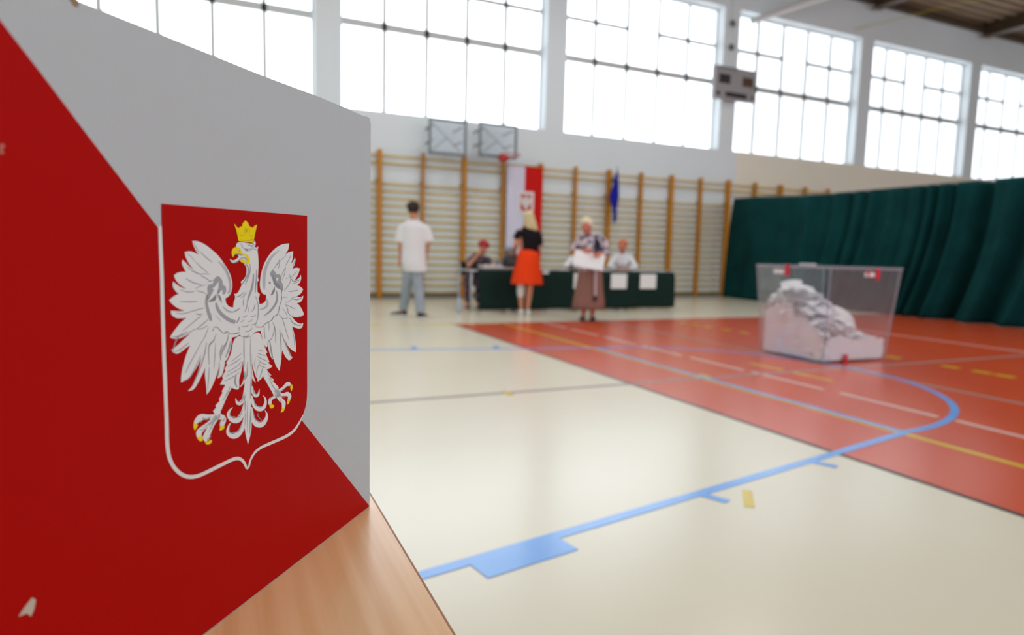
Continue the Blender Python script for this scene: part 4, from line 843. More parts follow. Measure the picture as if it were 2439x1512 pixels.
('feather',3,'3907,3166 3916,3127 3926,3069 3925,3008 3905,2950 3872,2893 3824,2841 3758,2800 3685,2776 3614,2772 3557,2790 3517,2822 3490,2855 3477,2889 3476,2924 3485,2957 3505,2989 3532,3016 3551,3034 3558,3033 3548,3014 3537,2988 3533,2963 3539,2941 3550,2917 3570,2898 3601,2879 3639,2862 3668,2858 3690,2863 3716,2873 3739,2886 3766,2913 3797,2955 3824,3000 3845,3055 3861,3115 3871,3159'),
('feather',3,'4053,3690 4064,3665 4079,3631 4096,3601 4120,3576 4147,3553 4167,3537 4164,3534 4137,3545 4099,3562 4065,3584 4044,3617 4029,3653 4020,3679'),
('feather',3,'3883,3775 3880,3737 3876,3683 3865,3632 3838,3592 3805,3560 3782,3538 3777,3539 3789,3563 3805,3597 3820,3633 3834,3680 3847,3734 3857,3773'),
('feather',3,'3261,3241 3211,3247 3138,3257 3071,3269 3022,3284 2986,3301 2956,3313 2924,3320 2899,3324 2919,3329 2909,3325 2885,3306 2815,3318 2832,3349 2884,3390 2955,3393 2988,3379 3019,3364 3049,3348 3079,3332 3115,3321 3177,3316 3251,3316 3305,3316'),
('feather',3,'3227,3194 3180,3188 3112,3178 3047,3168 2995,3157 2957,3147 2950,3143 2934,3138 2919,3132 2918,3123 2927,3102 2934,3085 2866,3054 2850,3068 2828,3090 2817,3124 2845,3174 2909,3213 2969,3223 3011,3219 3052,3220 3111,3234 3178,3253 3225,3267'),
('feather',3,'3274,3220 3248,3189 3209,3145 3170,3103 3130,3072 3108,3059 3104,3058 3099,3034 3101,2997 3104,2970 3015,2942 3004,2967 2989,3006 2988,3051 3022,3094 3058,3116 3081,3133 3113,3167 3151,3210 3178,3241'),
('feather',3,'3253,3255 3282,3246 3324,3234 3361,3224 3390,3221 3424,3217 3454,3199 3465,3167 3465,3134 3464,3111 3381,3092 3379,3114 3376,3143 3371,3161 3367,3165 3351,3171 3322,3177 3281,3182 3234,3186 3200,3188'),
('feather',3,'4670,3237 4716,3245 4782,3257 4844,3270 4897,3287 4953,3306 5011,3315 5060,3303 5090,3283 5109,3265 5123,3249 5132,3233 5137,3223 5087,3186 5075,3190 5059,3196 5040,3202 5014,3210 4990,3216 4971,3218 4943,3219 4898,3216 4845,3208 4784,3192 4719,3172 4673,3158'),
('feather',3,'4707,3235 4749,3215 4807,3188 4862,3165 4908,3151 4952,3141 4994,3131 5030,3121 5065,3108 5092,3083 5098,3046 5089,3013 5081,2992 4992,2979 4991,2996 4989,3017 4985,3027 4979,3035 4962,3049 4936,3064 4903,3078 4861,3091 4812,3106 4751,3124 4684,3144 4636,3159'),
('feather',3,'4717,3230 4746,3202 4786,3163 4825,3126 4858,3095 4889,3067 4915,3041 4936,3017 4955,2993 4965,2960 4953,2921 4931,2894 4917,2881 4845,2895 4849,2908 4851,2921 4848,2924 4841,2932 4827,2950 4809,2975 4790,3005 4769,3038 4743,3070 4704,3105 4659,3140 4626,3164'),
('feather',3,'4656,3154 4628,3145 4593,3134 4582,3129 4591,3138 4592,3135 4594,3123 4602,3102 4616,3075 4627,3055 4546,3008 4529,3025 4504,3050 4485,3077 4478,3105 4483,3139 4517,3180 4567,3206 4614,3221 4644,3230'),
('gold',5,'2847,3330 2791,3319 2789,3302 2787,3276 2789,3253 2799,3233 2813,3216 2824,3204 2833,3220 2846,3243 2854,3266 2854,3290 2850,3313'),
('gold',5,'2931,3091 2897,3076 2863,3061 2869,3042 2883,3018 2912,3002 2938,2991 2947,3014 2953,3043 2943,3070'),
('gold',5,'3095,2973 3057,2957 3018,2940 3031,2920 3055,2899 3082,2895 3115,2895 3138,2896 3131,2914 3120,2936 3107,2957'),
('gold',5,'3448,3098 3410,3099 3372,3099 3340,3078 3307,3058 3322,3040 3345,3024 3381,3025 3415,3037 3430,3056 3441,3080'),
('gold',5,'5141,3227 5116,3210 5081,3185 5056,3167 5069,3154 5087,3137 5100,3126 5114,3114 5123,3105 5131,3122 5142,3145 5149,3168 5149,3191 5145,3212'),
('gold',5,'5090,3000 5055,2995 5006,2989 4971,2984 4970,2964 4970,2936 4977,2918 4995,2915 5020,2921 5043,2933 5062,2954 5078,2981'),
('gold',5,'4930,2886 4907,2882 4877,2879 4854,2881 4829,2885 4812,2887 4795,2872 4785,2853 4799,2842 4822,2832 4846,2827 4870,2831 4893,2839 4910,2846 4920,2866'),
('gold',5,'4609,3037 4583,3034 4546,3030 4519,3027 4521,3011 4526,2990 4539,2974 4569,2971 4606,2974 4634,2976 4626,2994 4617,3019'),
('gold',5,'4126,5697 4148,5700 4175,5702 4200,5701 4232,5692 4259,5678 4278,5660 4289,5638 4293,5622 4293,5605 4291,5589 4284,5571 4274,5554 4267,5542 4256,5557 4241,5575 4223,5589 4203,5599 4178,5605 4149,5607 4119,5602 4085,5594 4060,5587 4034,5580 4010,5571 3979,5557 3956,5542 3936,5513 3968,5493 3993,5498 4022,5507 4054,5513 4081,5513 4098,5501 4103,5485 4067,5464 4038,5464 4002,5464 3971,5459 3937,5452 3913,5447 3902,5458 3887,5474 3879,5492 3880,5512 3888,5534 3900,5554 3914,5569 3932,5581 3954,5590 3983,5595 4015,5598 4042,5604 4058,5617 4069,5632 4078,5647 4086,5667 4094,5683'),
('shade',5,'4238,5577 4214,5585 4180,5589 4153,5586 4118,5579 4083,5569 4046,5554 4006,5535 3978,5519 3959,5503 3953,5492 3947,5493 3944,5507 3957,5530 3986,5550 4026,5572 4067,5590 4106,5601 4146,5608 4183,5609 4222,5596 4243,5581'),
('shade',6,'4337,5517 4333,5503 4324,5482 4301,5464 4267,5456 4231,5458 4191,5466 4152,5484 4115,5506 4084,5521 4055,5530 4026,5535 4007,5537 3984,5532 3968,5521 3953,5528 3963,5545 3992,5564 4029,5568 4069,5566 4111,5557 4153,5539 4190,5518 4220,5504 4243,5499 4264,5497 4277,5497 4294,5500 4315,5511 4330,5520'),
('feather',7,'4337,5520 4329,5507 4316,5488 4293,5473 4260,5469 4228,5473 4194,5483 4156,5501 4119,5522 4087,5537 4057,5544 4027,5548 4005,5550 3984,5543 3971,5532 3963,5535 3970,5551 3993,5569 4027,5573 4066,5572 4108,5565 4148,5547 4186,5526 4217,5510 4242,5503 4263,5500 4278,5499 4294,5503 4315,5514 4330,5523'),
('gold',5,'4233,6048 4214,6040 4191,6029 4175,6013 4161,5998 4129,5985 4107,5999 4086,6015 4053,6011 4048,6028 4039,6051 4030,6069 4002,6085 3983,6103 3968,6118 3954,6106 3936,6091 3905,6075 3897,6060 3888,6043 3871,6027 3855,6015 3833,6024 3804,6003 3787,6015 3764,6034 3739,6045 3711,6055 3690,6063 3699,6038 3712,6004 3724,5969 3735,5940 3746,5911 3756,5880 3768,5840 3779,5798 3786,5768 3805,5771 3831,5774 3861,5777 3892,5778 3927,5778 3961,5779 3994,5781 4028,5784 4059,5787 4090,5790 4118,5792 4138,5794 4145,5821 4154,5859 4163,5895 4172,5925 4182,5953 4193,5979 4207,6006 4222,6031'),
('goldshade',6,'4111,5881 4068,5869 4023,5881 4025,5885 4067,5876 4109,5885'),
('goldshade',6,'3938,5991 3959,5960 3940,5931 3931,5933 3941,5961 3929,5989'),
('goldshade',6,'3883,5881 3864,5872 3835,5865 3807,5878 3788,5892 3793,5895 3814,5883 3837,5874 3859,5878 3879,5885'),
('goldshade',6,'3862,5830 3831,5814 3805,5832 3810,5836 3830,5824 3857,5835'),
('goldshade',6,'4123,5814 4081,5809 4021,5803 3961,5798 3902,5797 3844,5799 3804,5800 3804,5803 3844,5803 3902,5803 3960,5804 4020,5808 4080,5813 4122,5817'),
('goldshade',6,'3990,6009 3988,5996 3984,5978 3983,5959 3985,5939 3990,5917 3993,5901 3989,5901 3984,5916 3978,5938 3974,5960 3977,5979 3982,5997 3986,6010'),
('goldshade',6,'3891,6006 3889,5991 3885,5969 3884,5949 3888,5923 3894,5905 3889,5904 3881,5923 3875,5949 3877,5970 3883,5991 3887,6007'),
('shade',6,'4142,5651 4116,5661 4099,5647 4117,5628 4138,5631'),
('shade',4,'4942,5617 4915,5596 4876,5567 4834,5538 4789,5512 4742,5486 4709,5469 4702,5475 4733,5494 4778,5522 4821,5549 4864,5576 4906,5603 4935,5622'),
('shade',4,'5034,5477 5005,5455 4963,5423 4920,5392 4875,5365 4829,5339 4796,5321 4790,5327 4820,5346 4864,5374 4907,5402 4951,5432 4996,5462 5027,5483'),
('shade',4,'5226,5257 5195,5239 5150,5214 5099,5191 5037,5175 4970,5161 4923,5152 4920,5161 4966,5172 5031,5188 5090,5206 5140,5226 5187,5248 5220,5264'),
('shade',4,'4951,5289 4928,5279 4895,5265 4858,5248 4815,5228 4767,5206 4733,5190 4727,5196 4759,5214 4805,5239 4848,5260 4886,5276 4922,5288 4947,5296'),
('shade',4,'5029,5076 5002,5069 4964,5060 4927,5050 4894,5040 4861,5030 4838,5022 4833,5029 4855,5038 4887,5051 4921,5063 4959,5072 4999,5078 5026,5083'),
('shade',4,'5339,4943 5294,4938 5229,4931 5165,4926 5106,4923 5049,4923 5009,4922 5009,4930 5049,4933 5106,4937 5165,4941 5228,4944 5293,4948 5338,4951'),
('shade',4,'5169,4789 5132,4792 5080,4798 5026,4803 4970,4811 4913,4819 4873,4824 4876,4832 4917,4828 4974,4823 5031,4817 5084,4810 5135,4802 5171,4796'),
('shade',4,'5305,4538 5266,4556 5211,4581 5155,4607 5104,4633 5054,4659 5011,4681 4980,4695 4957,4705 4941,4712 4945,4718 4962,4713 4988,4705 5021,4691 5064,4670 5115,4643 5165,4617 5219,4590 5273,4563 5310,4544'),
('shade',4,'5050,4533 5020,4545 4976,4563 4932,4583 4887,4607 4842,4633 4810,4652 4817,4659 4851,4642 4900,4619 4945,4596 4988,4575 5028,4554 5056,4540'),
('shade',4,'5494,4480 5462,4475 5414,4469 5361,4468 5301,4476 5235,4490 5176,4504 5125,4519 5081,4534 5051,4545 5055,4551 5086,4542 5131,4528 5182,4515 5241,4501 5306,4487 5364,4479 5415,4478 5461,4483 5493,4486'),
('shade',4,'5053,4539 5024,4535 4982,4530 4938,4530 4895,4541 4852,4557 4822,4569 4827,4575 4858,4565 4901,4551 4943,4542 4983,4541 5024,4543 5053,4545'),
('shade',4,'4813,4548 4832,4514 4860,4467 4886,4425 4910,4393 4934,4366 4950,4348 4943,4344 4924,4361 4898,4387 4871,4418 4846,4461 4822,4510 4804,4545'),
('shade',4,'4655,4433 4672,4409 4695,4374 4721,4345 4749,4329 4782,4315 4807,4294 4817,4260 4817,4223 4816,4196 4806,4195 4805,4221 4802,4257 4792,4287 4769,4304 4737,4317 4706,4336 4681,4368 4660,4404 4646,4430'),
('shade',4,'4520,4427 4494,4420 4458,4409 4432,4401 4429,4411 4456,4417 4492,4425 4519,4430'),
('shade',4,'4402,4391 4412,4363 4427,4323 4446,4286 4475,4257 4511,4229 4538,4198 4550,4160 4553,4123 4554,4097 4539,4094 4535,4119 4527,4154 4514,4187 4487,4215 4452,4243 4422,4275 4404,4316 4394,4358 4387,4388'),
('shade',4,'5075,5357 5043,5342 4996,5321 4950,5305 4914,5303 4882,5306 4851,5308 4816,5305 4779,5300 4753,5296 4751,5302 4777,5307 4814,5314 4851,5319 4884,5317 4914,5313 4947,5315 4990,5328 5038,5348 5072,5362'),
('shade',4,'5048,5101 5024,5111 4989,5124 4952,5135 4907,5142 4858,5147 4823,5150 4824,5155 4859,5154 4909,5151 4956,5145 4995,5133 5029,5117 5052,5106'),
('shade',4,'5327,5102 5293,5091 5243,5075 5193,5063 5144,5061 5099,5063 5067,5066 5068,5074 5100,5074 5145,5074 5190,5078 5238,5087 5288,5100 5324,5109'),
('shade',4,'5411,4792 5378,4785 5329,4776 5276,4772 5215,4777 5151,4788 5106,4796 5109,4803 5155,4797 5219,4789 5278,4785 5328,4788 5376,4794 5409,4799'),
('shade',4,'5456,4271 5430,4273 5392,4277 5348,4287 5295,4311 5237,4341 5196,4363 5203,4370 5246,4351 5306,4324 5359,4302 5399,4291 5435,4284 5459,4279'),
('shade',4,'5212,5422 5182,5403 5139,5375 5094,5349 5047,5330 5000,5313 4967,5302 4963,5307 4995,5320 5040,5339 5085,5359 5130,5383 5176,5409 5207,5427'),
('shade',4,'5064,5749 5049,5726 5028,5693 5007,5662 4989,5638 4971,5616 4959,5600 4952,5603 4962,5619 4977,5642 4995,5667 5016,5697 5040,5729 5058,5752'),
('shade',4,'5198,5598 5177,5587 5147,5571 5118,5552 5090,5527 5061,5499 5041,5479 5036,5481 5054,5503 5081,5532 5109,5558 5140,5577 5172,5592 5194,5602'),
('shade',4,'5048,4755 5032,4748 5009,4738 4984,4731 4958,4731 4933,4735 4917,4738 4919,4747 4936,4746 4960,4746 4982,4748 5003,4752 5027,4758 5044,4763'),
('shade',4,'4812,5185 4798,5188 4778,5193 4753,5198 4719,5206 4680,5215 4652,5221 4654,5227 4683,5222 4723,5215 4758,5209 4783,5202 4802,5195 4815,5190'),
('shade',4,'4530,4593 4548,4608 4572,4629 4597,4650 4623,4670 4649,4690 4666,4704 4670,4702 4654,4687 4629,4666 4605,4645 4579,4625 4553,4605 4535,4591'),
('light',4,'4586,5483 4551,5452 4501,5406 4457,5358 4425,5310 4397,5259 4377,5211 4364,5167 4359,5127 4360,5092 4372,5059 4392,5030 4407,5009 4385,4999 4366,5019 4339,5049 4319,5085 4314,5126 4318,5170 4331,5218 4354,5268 4385,5322 4423,5372 4473,5420 4529,5464 4568,5494'),
('shade',4,'4494,5468 4467,5431 4428,5378 4394,5325 4370,5278 4351,5231 4337,5187 4328,5147 4326,5110 4329,5077 4342,5045 4360,5017 4373,4998 4365,4995 4350,5014 4329,5042 4314,5074 4309,5109 4311,5148 4319,5189 4333,5234 4354,5281 4380,5329 4416,5382 4457,5435 4486,5471'),
('shadedark',4,'4698,4525 4673,4527 4642,4523 4624,4510 4601,4489 4578,4468 4551,4448 4524,4429 4505,4416 4498,4420 4516,4435 4540,4455 4564,4476 4587,4496 4610,4518 4636,4534 4674,4537 4701,4532'),
('shadedark',4,'4499,4415 4480,4421 4453,4429 4431,4431 4408,4422 4381,4405 4362,4393 4355,4398 4372,4412 4398,4431 4429,4444 4460,4441 4487,4430 4505,4421'),
('shadedark',4,'4358,4392 4332,4387 4294,4382 4255,4379 4216,4383 4177,4389 4151,4394 4154,4401 4182,4399 4221,4395 4258,4393 4295,4394 4332,4397 4358,4399'),
('shadedark',4,'4703,4529 4708,4517 4715,4503 4731,4491 4746,4481 4741,4476 4722,4483 4702,4496 4696,4514 4695,4528'),
('shade',4,'4600,5271 4578,5268 4558,5258 4540,5245 4524,5230 4509,5212 4498,5194 4494,5177 4495,5160 4490,5145 4475,5133 4454,5123 4438,5112 4429,5096 4425,5079 4425,5062 4429,5042 4438,5022 4450,5007 4474,4996 4503,4995 4525,5004 4548,5018 4573,5026 4602,5025 4634,5019 4660,5006 4673,4981 4681,4949 4696,4924 4728,4910 4767,4904 4798,4906 4814,4921 4822,4944 4826,4968 4823,4991 4815,5015 4810,5039 4812,5063 4816,5088 4816,5110 4809,5129 4798,5145 4782,5157 4758,5161 4729,5160 4706,5166 4695,5182 4690,5204 4679,5225 4656,5244 4627,5261'),
('feather',5,'4585,5191 4586,5167 4587,5133 4588,5100 4591,5070 4595,5042 4590,5027 4569,5033 4540,5052 4519,5066 4498,5047 4510,5031 4520,5017 4485,5006 4512,4999 4539,4987 4549,4973 4549,4951 4542,4922 4532,4888 4525,4863 4544,4880 4570,4904 4593,4929 4607,4960 4618,4993 4634,5011 4656,5004 4682,4983 4712,4961 4751,4941 4793,4920 4823,4905 4807,4925 4784,4954 4762,4982 4740,5009 4717,5035 4701,5057 4690,5076 4691,5087 4725,5100 4710,5104 4688,5110 4665,5122 4637,5144 4607,5171'),
('shadedark',6,'4591,5100 4584,5079 4574,5049 4573,5026 4598,5015 4625,5014 4615,5040 4601,5075'),
('shadedark',6,'4634,5011 4637,4985 4643,4949 4662,4921 4705,4911 4759,4909 4798,4909 4750,4939 4683,4980'),
('shadedark',6,'4616,5014 4597,5004 4570,4989 4548,4969 4536,4938 4529,4902 4524,4876 4541,4892 4564,4916 4584,4941 4598,4967 4609,4995'),
('shade',4,'4837,5018 4846,4991 4859,4952 4867,4911 4865,4872 4857,4833 4848,4797 4838,4760 4826,4726 4814,4696 4802,4669 4789,4646 4780,4629 4731,4634 4733,4651 4736,4676 4743,4705 4756,4736 4773,4769 4787,4803 4797,4838 4806,4873 4811,4907 4810,4945 4805,4984 4801,5012'),
('shade',4,'4663,4882 4661,4859 4657,4825 4644,4789 4622,4754 4593,4720 4557,4686 4513,4653 4462,4621 4409,4592 4351,4567 4293,4548 4253,4534 4224,4587 4264,4600 4317,4618 4368,4639 4414,4664 4461,4692 4501,4720 4534,4748 4562,4776 4584,4803 4601,4832 4614,4863 4622,4885'),
('light',4,'4515,4821 4496,4801 4467,4771 4433,4745 4394,4727 4353,4716 4315,4709 4281,4709 4254,4714 4237,4717 4240,4728 4259,4729 4284,4731 4310,4736 4341,4744 4376,4755 4409,4768 4442,4787 4477,4811 4502,4829'),
('shadedark',4,'4255,4724 4236,4727 4210,4731 4185,4737 4153,4750 4130,4762 4137,4769 4163,4761 4197,4751 4219,4744 4243,4737 4259,4732'),
('shadedark',4,'4216,4546 4200,4557 4177,4574 4157,4590 4145,4607 4137,4624 4132,4635 4142,4639 4150,4629 4162,4614 4175,4599 4192,4582 4211,4564 4225,4551'),
('shadedark',4,'4148,4426 4152,4445 4153,4463 4128,4480 4134,4484 4167,4468 4164,4445 4156,4426'),
('shade',4,'4224,4725 4201,4729 4172,4737 4142,4760 4150,4766 4185,4749 4209,4740 4229,4731'),
('shade',4,'4036,4927 4043,4909 4053,4883 4059,4857 4058,4831 4053,4806 4049,4788 4038,4788 4038,4806 4038,4830 4037,4855 4034,4880 4029,4906 4025,4925'),
('shade',4,'3957,4853 3963,4833 3972,4804 3983,4776 3998,4747 4015,4718 4026,4698 4015,4694 4000,4713 3978,4741 3961,4770 3952,4800 3947,4830 3944,4851'),
('shade',4,'3777,4812 3782,4794 3788,4771 3798,4749 3815,4730 3837,4711 3853,4698 3844,4692 3824,4704 3797,4721 3775,4742 3767,4767 3765,4792 3764,4810'),
('shade',4,'4087,4623 4062,4617 4026,4614 3998,4622 3971,4632 3953,4640 3958,4646 3979,4641 4007,4633 4031,4627 4062,4627 4086,4630'),
('shade',4,'3881,4611 3849,4607 3807,4605 3770,4618 3745,4630 3752,4636 3779,4627 3813,4619 3850,4617 3881,4618'),
('shade',4,'4116,4548 4093,4549 4064,4555 4041,4571 4026,4586 4033,4591 4051,4578 4074,4565 4098,4558 4118,4554'),
('shade',4,'3946,4538 3922,4534 3888,4534 3856,4549 3834,4564 3841,4570 3867,4558 3897,4547 3923,4544 3946,4545'),
('shade',4,'4101,4482 4076,4475 4040,4466 4001,4462 3964,4468 3929,4480 3905,4488 3910,4495 3936,4488 3971,4480 4005,4475 4038,4477 4073,4484 4099,4488'),
('shade',4,'3883,4479 3851,4476 3810,4476 3774,4486 3749,4497 3754,4503 3781,4495 3816,4488 3853,4486 3884,4486'),
('shade',4,'4009,4391 3988,4386 3956,4380 3921,4382 3889,4396 3860,4417 3840,4432 3849,4437 3871,4424 3902,4406 3930,4394 3957,4392 3987,4395 4008,4398'),
('shade',4,'4235,4381 4187,4373 4157,4383 4137,4394 4143,4399 4165,4391 4190,4384 4235,4387'),
('shade',4,'4027,4318 3975,4306 3943,4319 3920,4332 3926,4337 3951,4327 3979,4318 4026,4324'),
('shade',4,'4148,4620 4157,4604 4171,4585 4184,4571 4200,4557 4212,4547 4205,4543 4192,4552 4173,4565 4157,4579 4146,4601 4140,4617'),
('shade',4,'3940,4769 3931,4751 3925,4730 3932,4709 3942,4693 3935,4690 3922,4706 3911,4729 3921,4753 3933,4771'),
('shade',4,'3988,5449 3972,5431 3952,5405 3938,5378 3934,5352 3935,5324 3943,5295 3963,5262 3991,5227 4019,5196 4046,5170 4072,5148 4091,5133 4076,5123 4054,5137 4023,5157 3991,5183 3959,5214 3928,5250 3905,5287 3896,5321 3897,5354 3905,5384 3925,5414 3952,5439 3970,5457'),
('shade',4,'3888,5445 3886,5419 3883,5381 3886,5343 3899,5306 3918,5267 3938,5229 3961,5190 3986,5153 4003,5127 3990,5122 3970,5147 3940,5184 3914,5222 3892,5261 3872,5301 3860,5340 3860,5381 3868,5420 3874,5446'),
('shade',4,'3808,5288 3813,5258 3820,5216 3830,5172 3843,5130 3859,5086 3875,5046 3894,5011 3915,4977 3934,4945 3948,4909 3960,4876 3967,4853 3941,4847 3929,4868 3911,4900 3892,4932 3870,4963 3847,4997 3826,5034 3809,5077 3795,5122 3785,5167 3780,5213 3780,5256 3781,5287'),
('shade',4,'3731,5352 3733,5318 3736,5269 3740,5221 3748,5176 3757,5132 3764,5090 3767,5048 3769,5010 3769,4983 3752,4982 3747,5008 3740,5046 3733,5086 3724,5128 3715,5173 3709,5219 3709,5268 3711,5317 3713,5352'),
('shade',4,'4201,4944 4182,4943 4153,4943 4120,4949 4082,4967 4042,4989 4014,5006 4024,5013 4054,4999 4096,4980 4132,4965 4159,4959 4185,4956 4203,4954'),
('shade',4,'4105,4921 4084,4926 4053,4934 4023,4947 4000,4966 3979,4989 3966,5005 3975,5009 3991,4994 4014,4974 4037,4957 4062,4945 4090,4934 4110,4927'),
('shade',4,'3758,4928 3743,4896 3723,4851 3708,4805 3702,4761 3702,4715 3704,4673 3708,4636 3715,4603 3725,4569 3743,4527 3764,4483 3779,4453 3767,4449 3749,4479 3725,4522 3704,4564 3692,4599 3684,4633 3679,4670 3677,4714 3679,4760 3686,4806 3705,4853 3729,4899 3746,4930'),
('shade',4,'3788,5677 3766,5669 3736,5661 3690,5667 3691,5674 3734,5674 3760,5678 3783,5683'),
('shadedark',5,'3997,5667 3973,5680 3935,5672 3915,5655 3939,5639 3974,5646'),
('shade',4,'4091,5731 4077,5719 4057,5701 4036,5686 4007,5674 3985,5669 3981,5674 4001,5681 4026,5694 4046,5707 4068,5723 4084,5735'),
('shade',4,'3995,5681 3977,5675 3949,5666 3915,5662 3873,5667 3827,5676 3794,5683 3797,5689 3830,5684 3876,5677 3915,5674 3945,5676 3972,5682 3991,5687'),
('shade',4,'3914,5631 3892,5639 3863,5649 3831,5658 3805,5664 3807,5669 3835,5664 3869,5657 3898,5645 3918,5635'),
('shade',4,'4125,5749 4099,5749 4071,5746 4050,5730 4034,5714 4027,5716 4041,5735 4064,5754 4098,5756 4125,5754'),
('shade',4,'3935,5739 3910,5731 3873,5721 3834,5717 3797,5727 3767,5742 3746,5753 3753,5760 3776,5751 3807,5739 3835,5732 3867,5734 3904,5741 3931,5746'),
('shade',4,'3886,5742 3869,5730 3844,5713 3817,5701 3780,5701 3754,5707 3755,5711 3781,5709 3813,5710 3836,5720 3862,5734 3881,5745'),
('light',4,'3139,5665 3200,5640 3284,5605 3362,5562 3420,5514 3467,5461 3505,5410 3533,5363 3551,5317 3563,5271 3573,5225 3578,5178 3577,5134 3569,5091 3555,5052 3546,5024 3516,5025 3512,5052 3506,5091 3501,5132 3498,5174 3495,5219 3488,5263 3475,5306 3458,5348 3434,5392 3400,5440 3358,5490 3311,5536 3250,5581 3180,5625 3128,5656'),
('shade',4,'2930,5580 2961,5567 3006,5547 3050,5525 3091,5497 3132,5467 3166,5442 3194,5423 3216,5409 3232,5400 3226,5396 3209,5404 3185,5417 3155,5435 3120,5461 3079,5491 3039,5518 2997,5541 2955,5561 2925,5576'),
('shade',4,'2813,5579 2830,5558 2853,5527 2879,5495 2911,5462 2945,5427 2970,5403 2961,5399 2933,5423 2894,5456 2860,5489 2835,5522 2816,5554 2803,5577'),
('shade',4,'3130,5509 3144,5493 3164,5470 3192,5442 3235,5405 3286,5362 3323,5333 3315,5328 3276,5357 3221,5398 3175,5435 3148,5465 3131,5489 3120,5506'),
('shade',4,'3130,5508 3131,5486 3132,5454 3136,5425 3144,5398 3154,5372 3162,5353 3153,5351 3143,5369 3128,5395 3118,5423 3116,5454 3118,5486 3120,5508'),
('shade',4,'2958,5388 2975,5369 2998,5341 3022,5313 3046,5283 3071,5251 3089,5229 3080,5226 3060,5247 3032,5278 3005,5308 2983,5337 2963,5366 2949,5386'),
('shade',4,'2959,5380 2965,5356 2975,5321 2988,5283 3010,5239 3037,5191 3056,5158 3047,5155 3025,5188 2994,5235 2970,5280 2958,5319 2952,5355 2949,5379'),
('shade',4,'2620,5304 2643,5292 2677,5276 2711,5257 2745,5237 2781,5216 2806,5200 2798,5196 2772,5210 2733,5229 2697,5249 2664,5268 2634,5287 2613,5300'),
('shade',4,'2815,5201 2847,5201 2888,5199 2928,5191 2959,5184 2956,5179 2924,5183 2884,5189 2845,5193 2813,5196'),
('shade',4,'2820,5192 2822,5174 2826,5148 2837,5122 2859,5096 2890,5067 2920,5042 2953,5019 2987,4999 3011,4985 3004,4980 2978,4992 2941,5011 2904,5033 2872,5060 2841,5089 2818,5118 2808,5146 2808,5173 2809,5191'),
('shade',4,'2878,4957 2843,4954 2794,4951 2743,4951 2690,4955 2636,4962 2599,4967 2603,4977 2641,4975 2695,4972 2747,4970 2796,4968 2844,4967 2878,4966'),
('shade',4,'3057,4871 3027,4866 2986,4861 2939,4862 2902,4865 2904,4872 2941,4872 2986,4874 3026,4876 3055,4878'),
('shade',4,'2962,4766 2921,4773 2863,4785 2813,4798 2787,4819 2765,4838 2717,4847 2654,4856 2608,4862 2612,4869 2658,4865 2723,4858 2777,4848 2805,4828 2827,4808 2871,4795 2926,4781 2966,4772'),
('shade',4,'2773,4823 2736,4814 2681,4801 2621,4794 2562,4802 2506,4816 2467,4827 2475,4837 2516,4830 2573,4820 2625,4815 2676,4819 2730,4827 2769,4834'),
('shade',4,'2955,4737 2922,4724 2875,4707 2827,4689 2777,4670 2727,4651 2691,4638 2685,4643 2719,4658 2768,4680 2817,4700 2867,4717 2916,4732 2950,4743'),
('shade',4,'2970,4739 2955,4720 2934,4692 2917,4664 2912,4635 2910,4604 2893,4573 2849,4547 2794,4525 2755,4511 2748,4517 2786,4533 2838,4556 2875,4579 2887,4604 2889,4635 2896,4665 2917,4696 2941,4723 2959,4742'),
('shade',4,'2752,4506 2715,4500 2660,4491 2601,4487 2537,4493 2472,4504 2426,4512 2431,4519 2478,4513 2544,4504 2605,4500 2660,4502 2713,4508 2751,4513'),
('shade',4,'3064,4518 3037,4505 2992,4494 2949,4498 2903,4508 2871,4515 2875,4520 2908,4515 2955,4508 2992,4505 3032,4513 3060,4523'),
('shade',4,'3157,4583 3134,4566 3101,4542 3071,4511 3049,4473 3030,4427 3004,4370 2964,4288 2918,4194 2885,4126 2874,4127 2904,4194 2947,4289 2985,4371 3009,4429 3030,4476 3053,4515 3088,4548 3124,4572 3150,4587'),
('shade',4,'3062,4689 3038,4669 3004,4640 2974,4610 2953,4578 2936,4545 2925,4521 2916,4522 2925,4546 2939,4580 2959,4614 2992,4644 3029,4673 3056,4692'),
('shade',4,'2857,4499 2837,4472 2806,4434 2764,4398 2706,4371 2641,4348 2582,4333 2534,4331 2497,4337 2473,4342 2481,4353 2505,4350 2539,4348 2577,4352 2629,4366 2691,4387 2742,4411 2783,4441 2817,4477 2841,4503'),
('shade',4,'3294,4415 3294,4387 3296,4347 3305,4307 3328,4264 3358,4220 3380,4190 3369,4185 3344,4215 3309,4258 3283,4301 3276,4344 3279,4386 3282,4415'),
('shade',4,'3429,4477 3429,4462 3429,4439 3430,4416 3432,4391 3434,4366 3436,4348 3425,4346 3421,4363 3414,4389 3411,4414 3412,4438 3415,4461 3418,4477'),
('shade',4,'3550,4415 3554,4390 3558,4355 3558,4319 3551,4283 3541,4246 3533,4220 3519,4220 3523,4246 3529,4282 3533,4317 3535,4353 3536,4388 3537,4413'),
('shade',4,'3341,4474 3323,4452 3299,4420 3280,4385 3272,4346 3268,4303 3265,4258 3263,4207 3263,4155 3263,4118 3251,4116 3249,4153 3245,4205 3244,4256 3246,4301 3250,4345 3260,4386 3282,4423 3310,4455 3330,4477'),
('shade',4,'3143,4329 3139,4291 3133,4237 3128,4185 3125,4145 3122,4107 3119,4056 3116,3974 3113,3879 3110,3811 3094,3809 3093,3877 3091,3971 3091,4053 3092,4104 3095,4143 3100,4183 3109,4236 3120,4290 3127,4328'),
('shade',4,'3098,4266 3077,4222 3047,4160 3013,4096 2975,4035 2934,3974 2897,3921 2865,3879 2838,3845 2819,3823 2803,3826 2818,3849 2840,3882 2868,3925 2904,3978 2945,4039 2984,4100 3022,4162 3057,4224 3082,4267'),
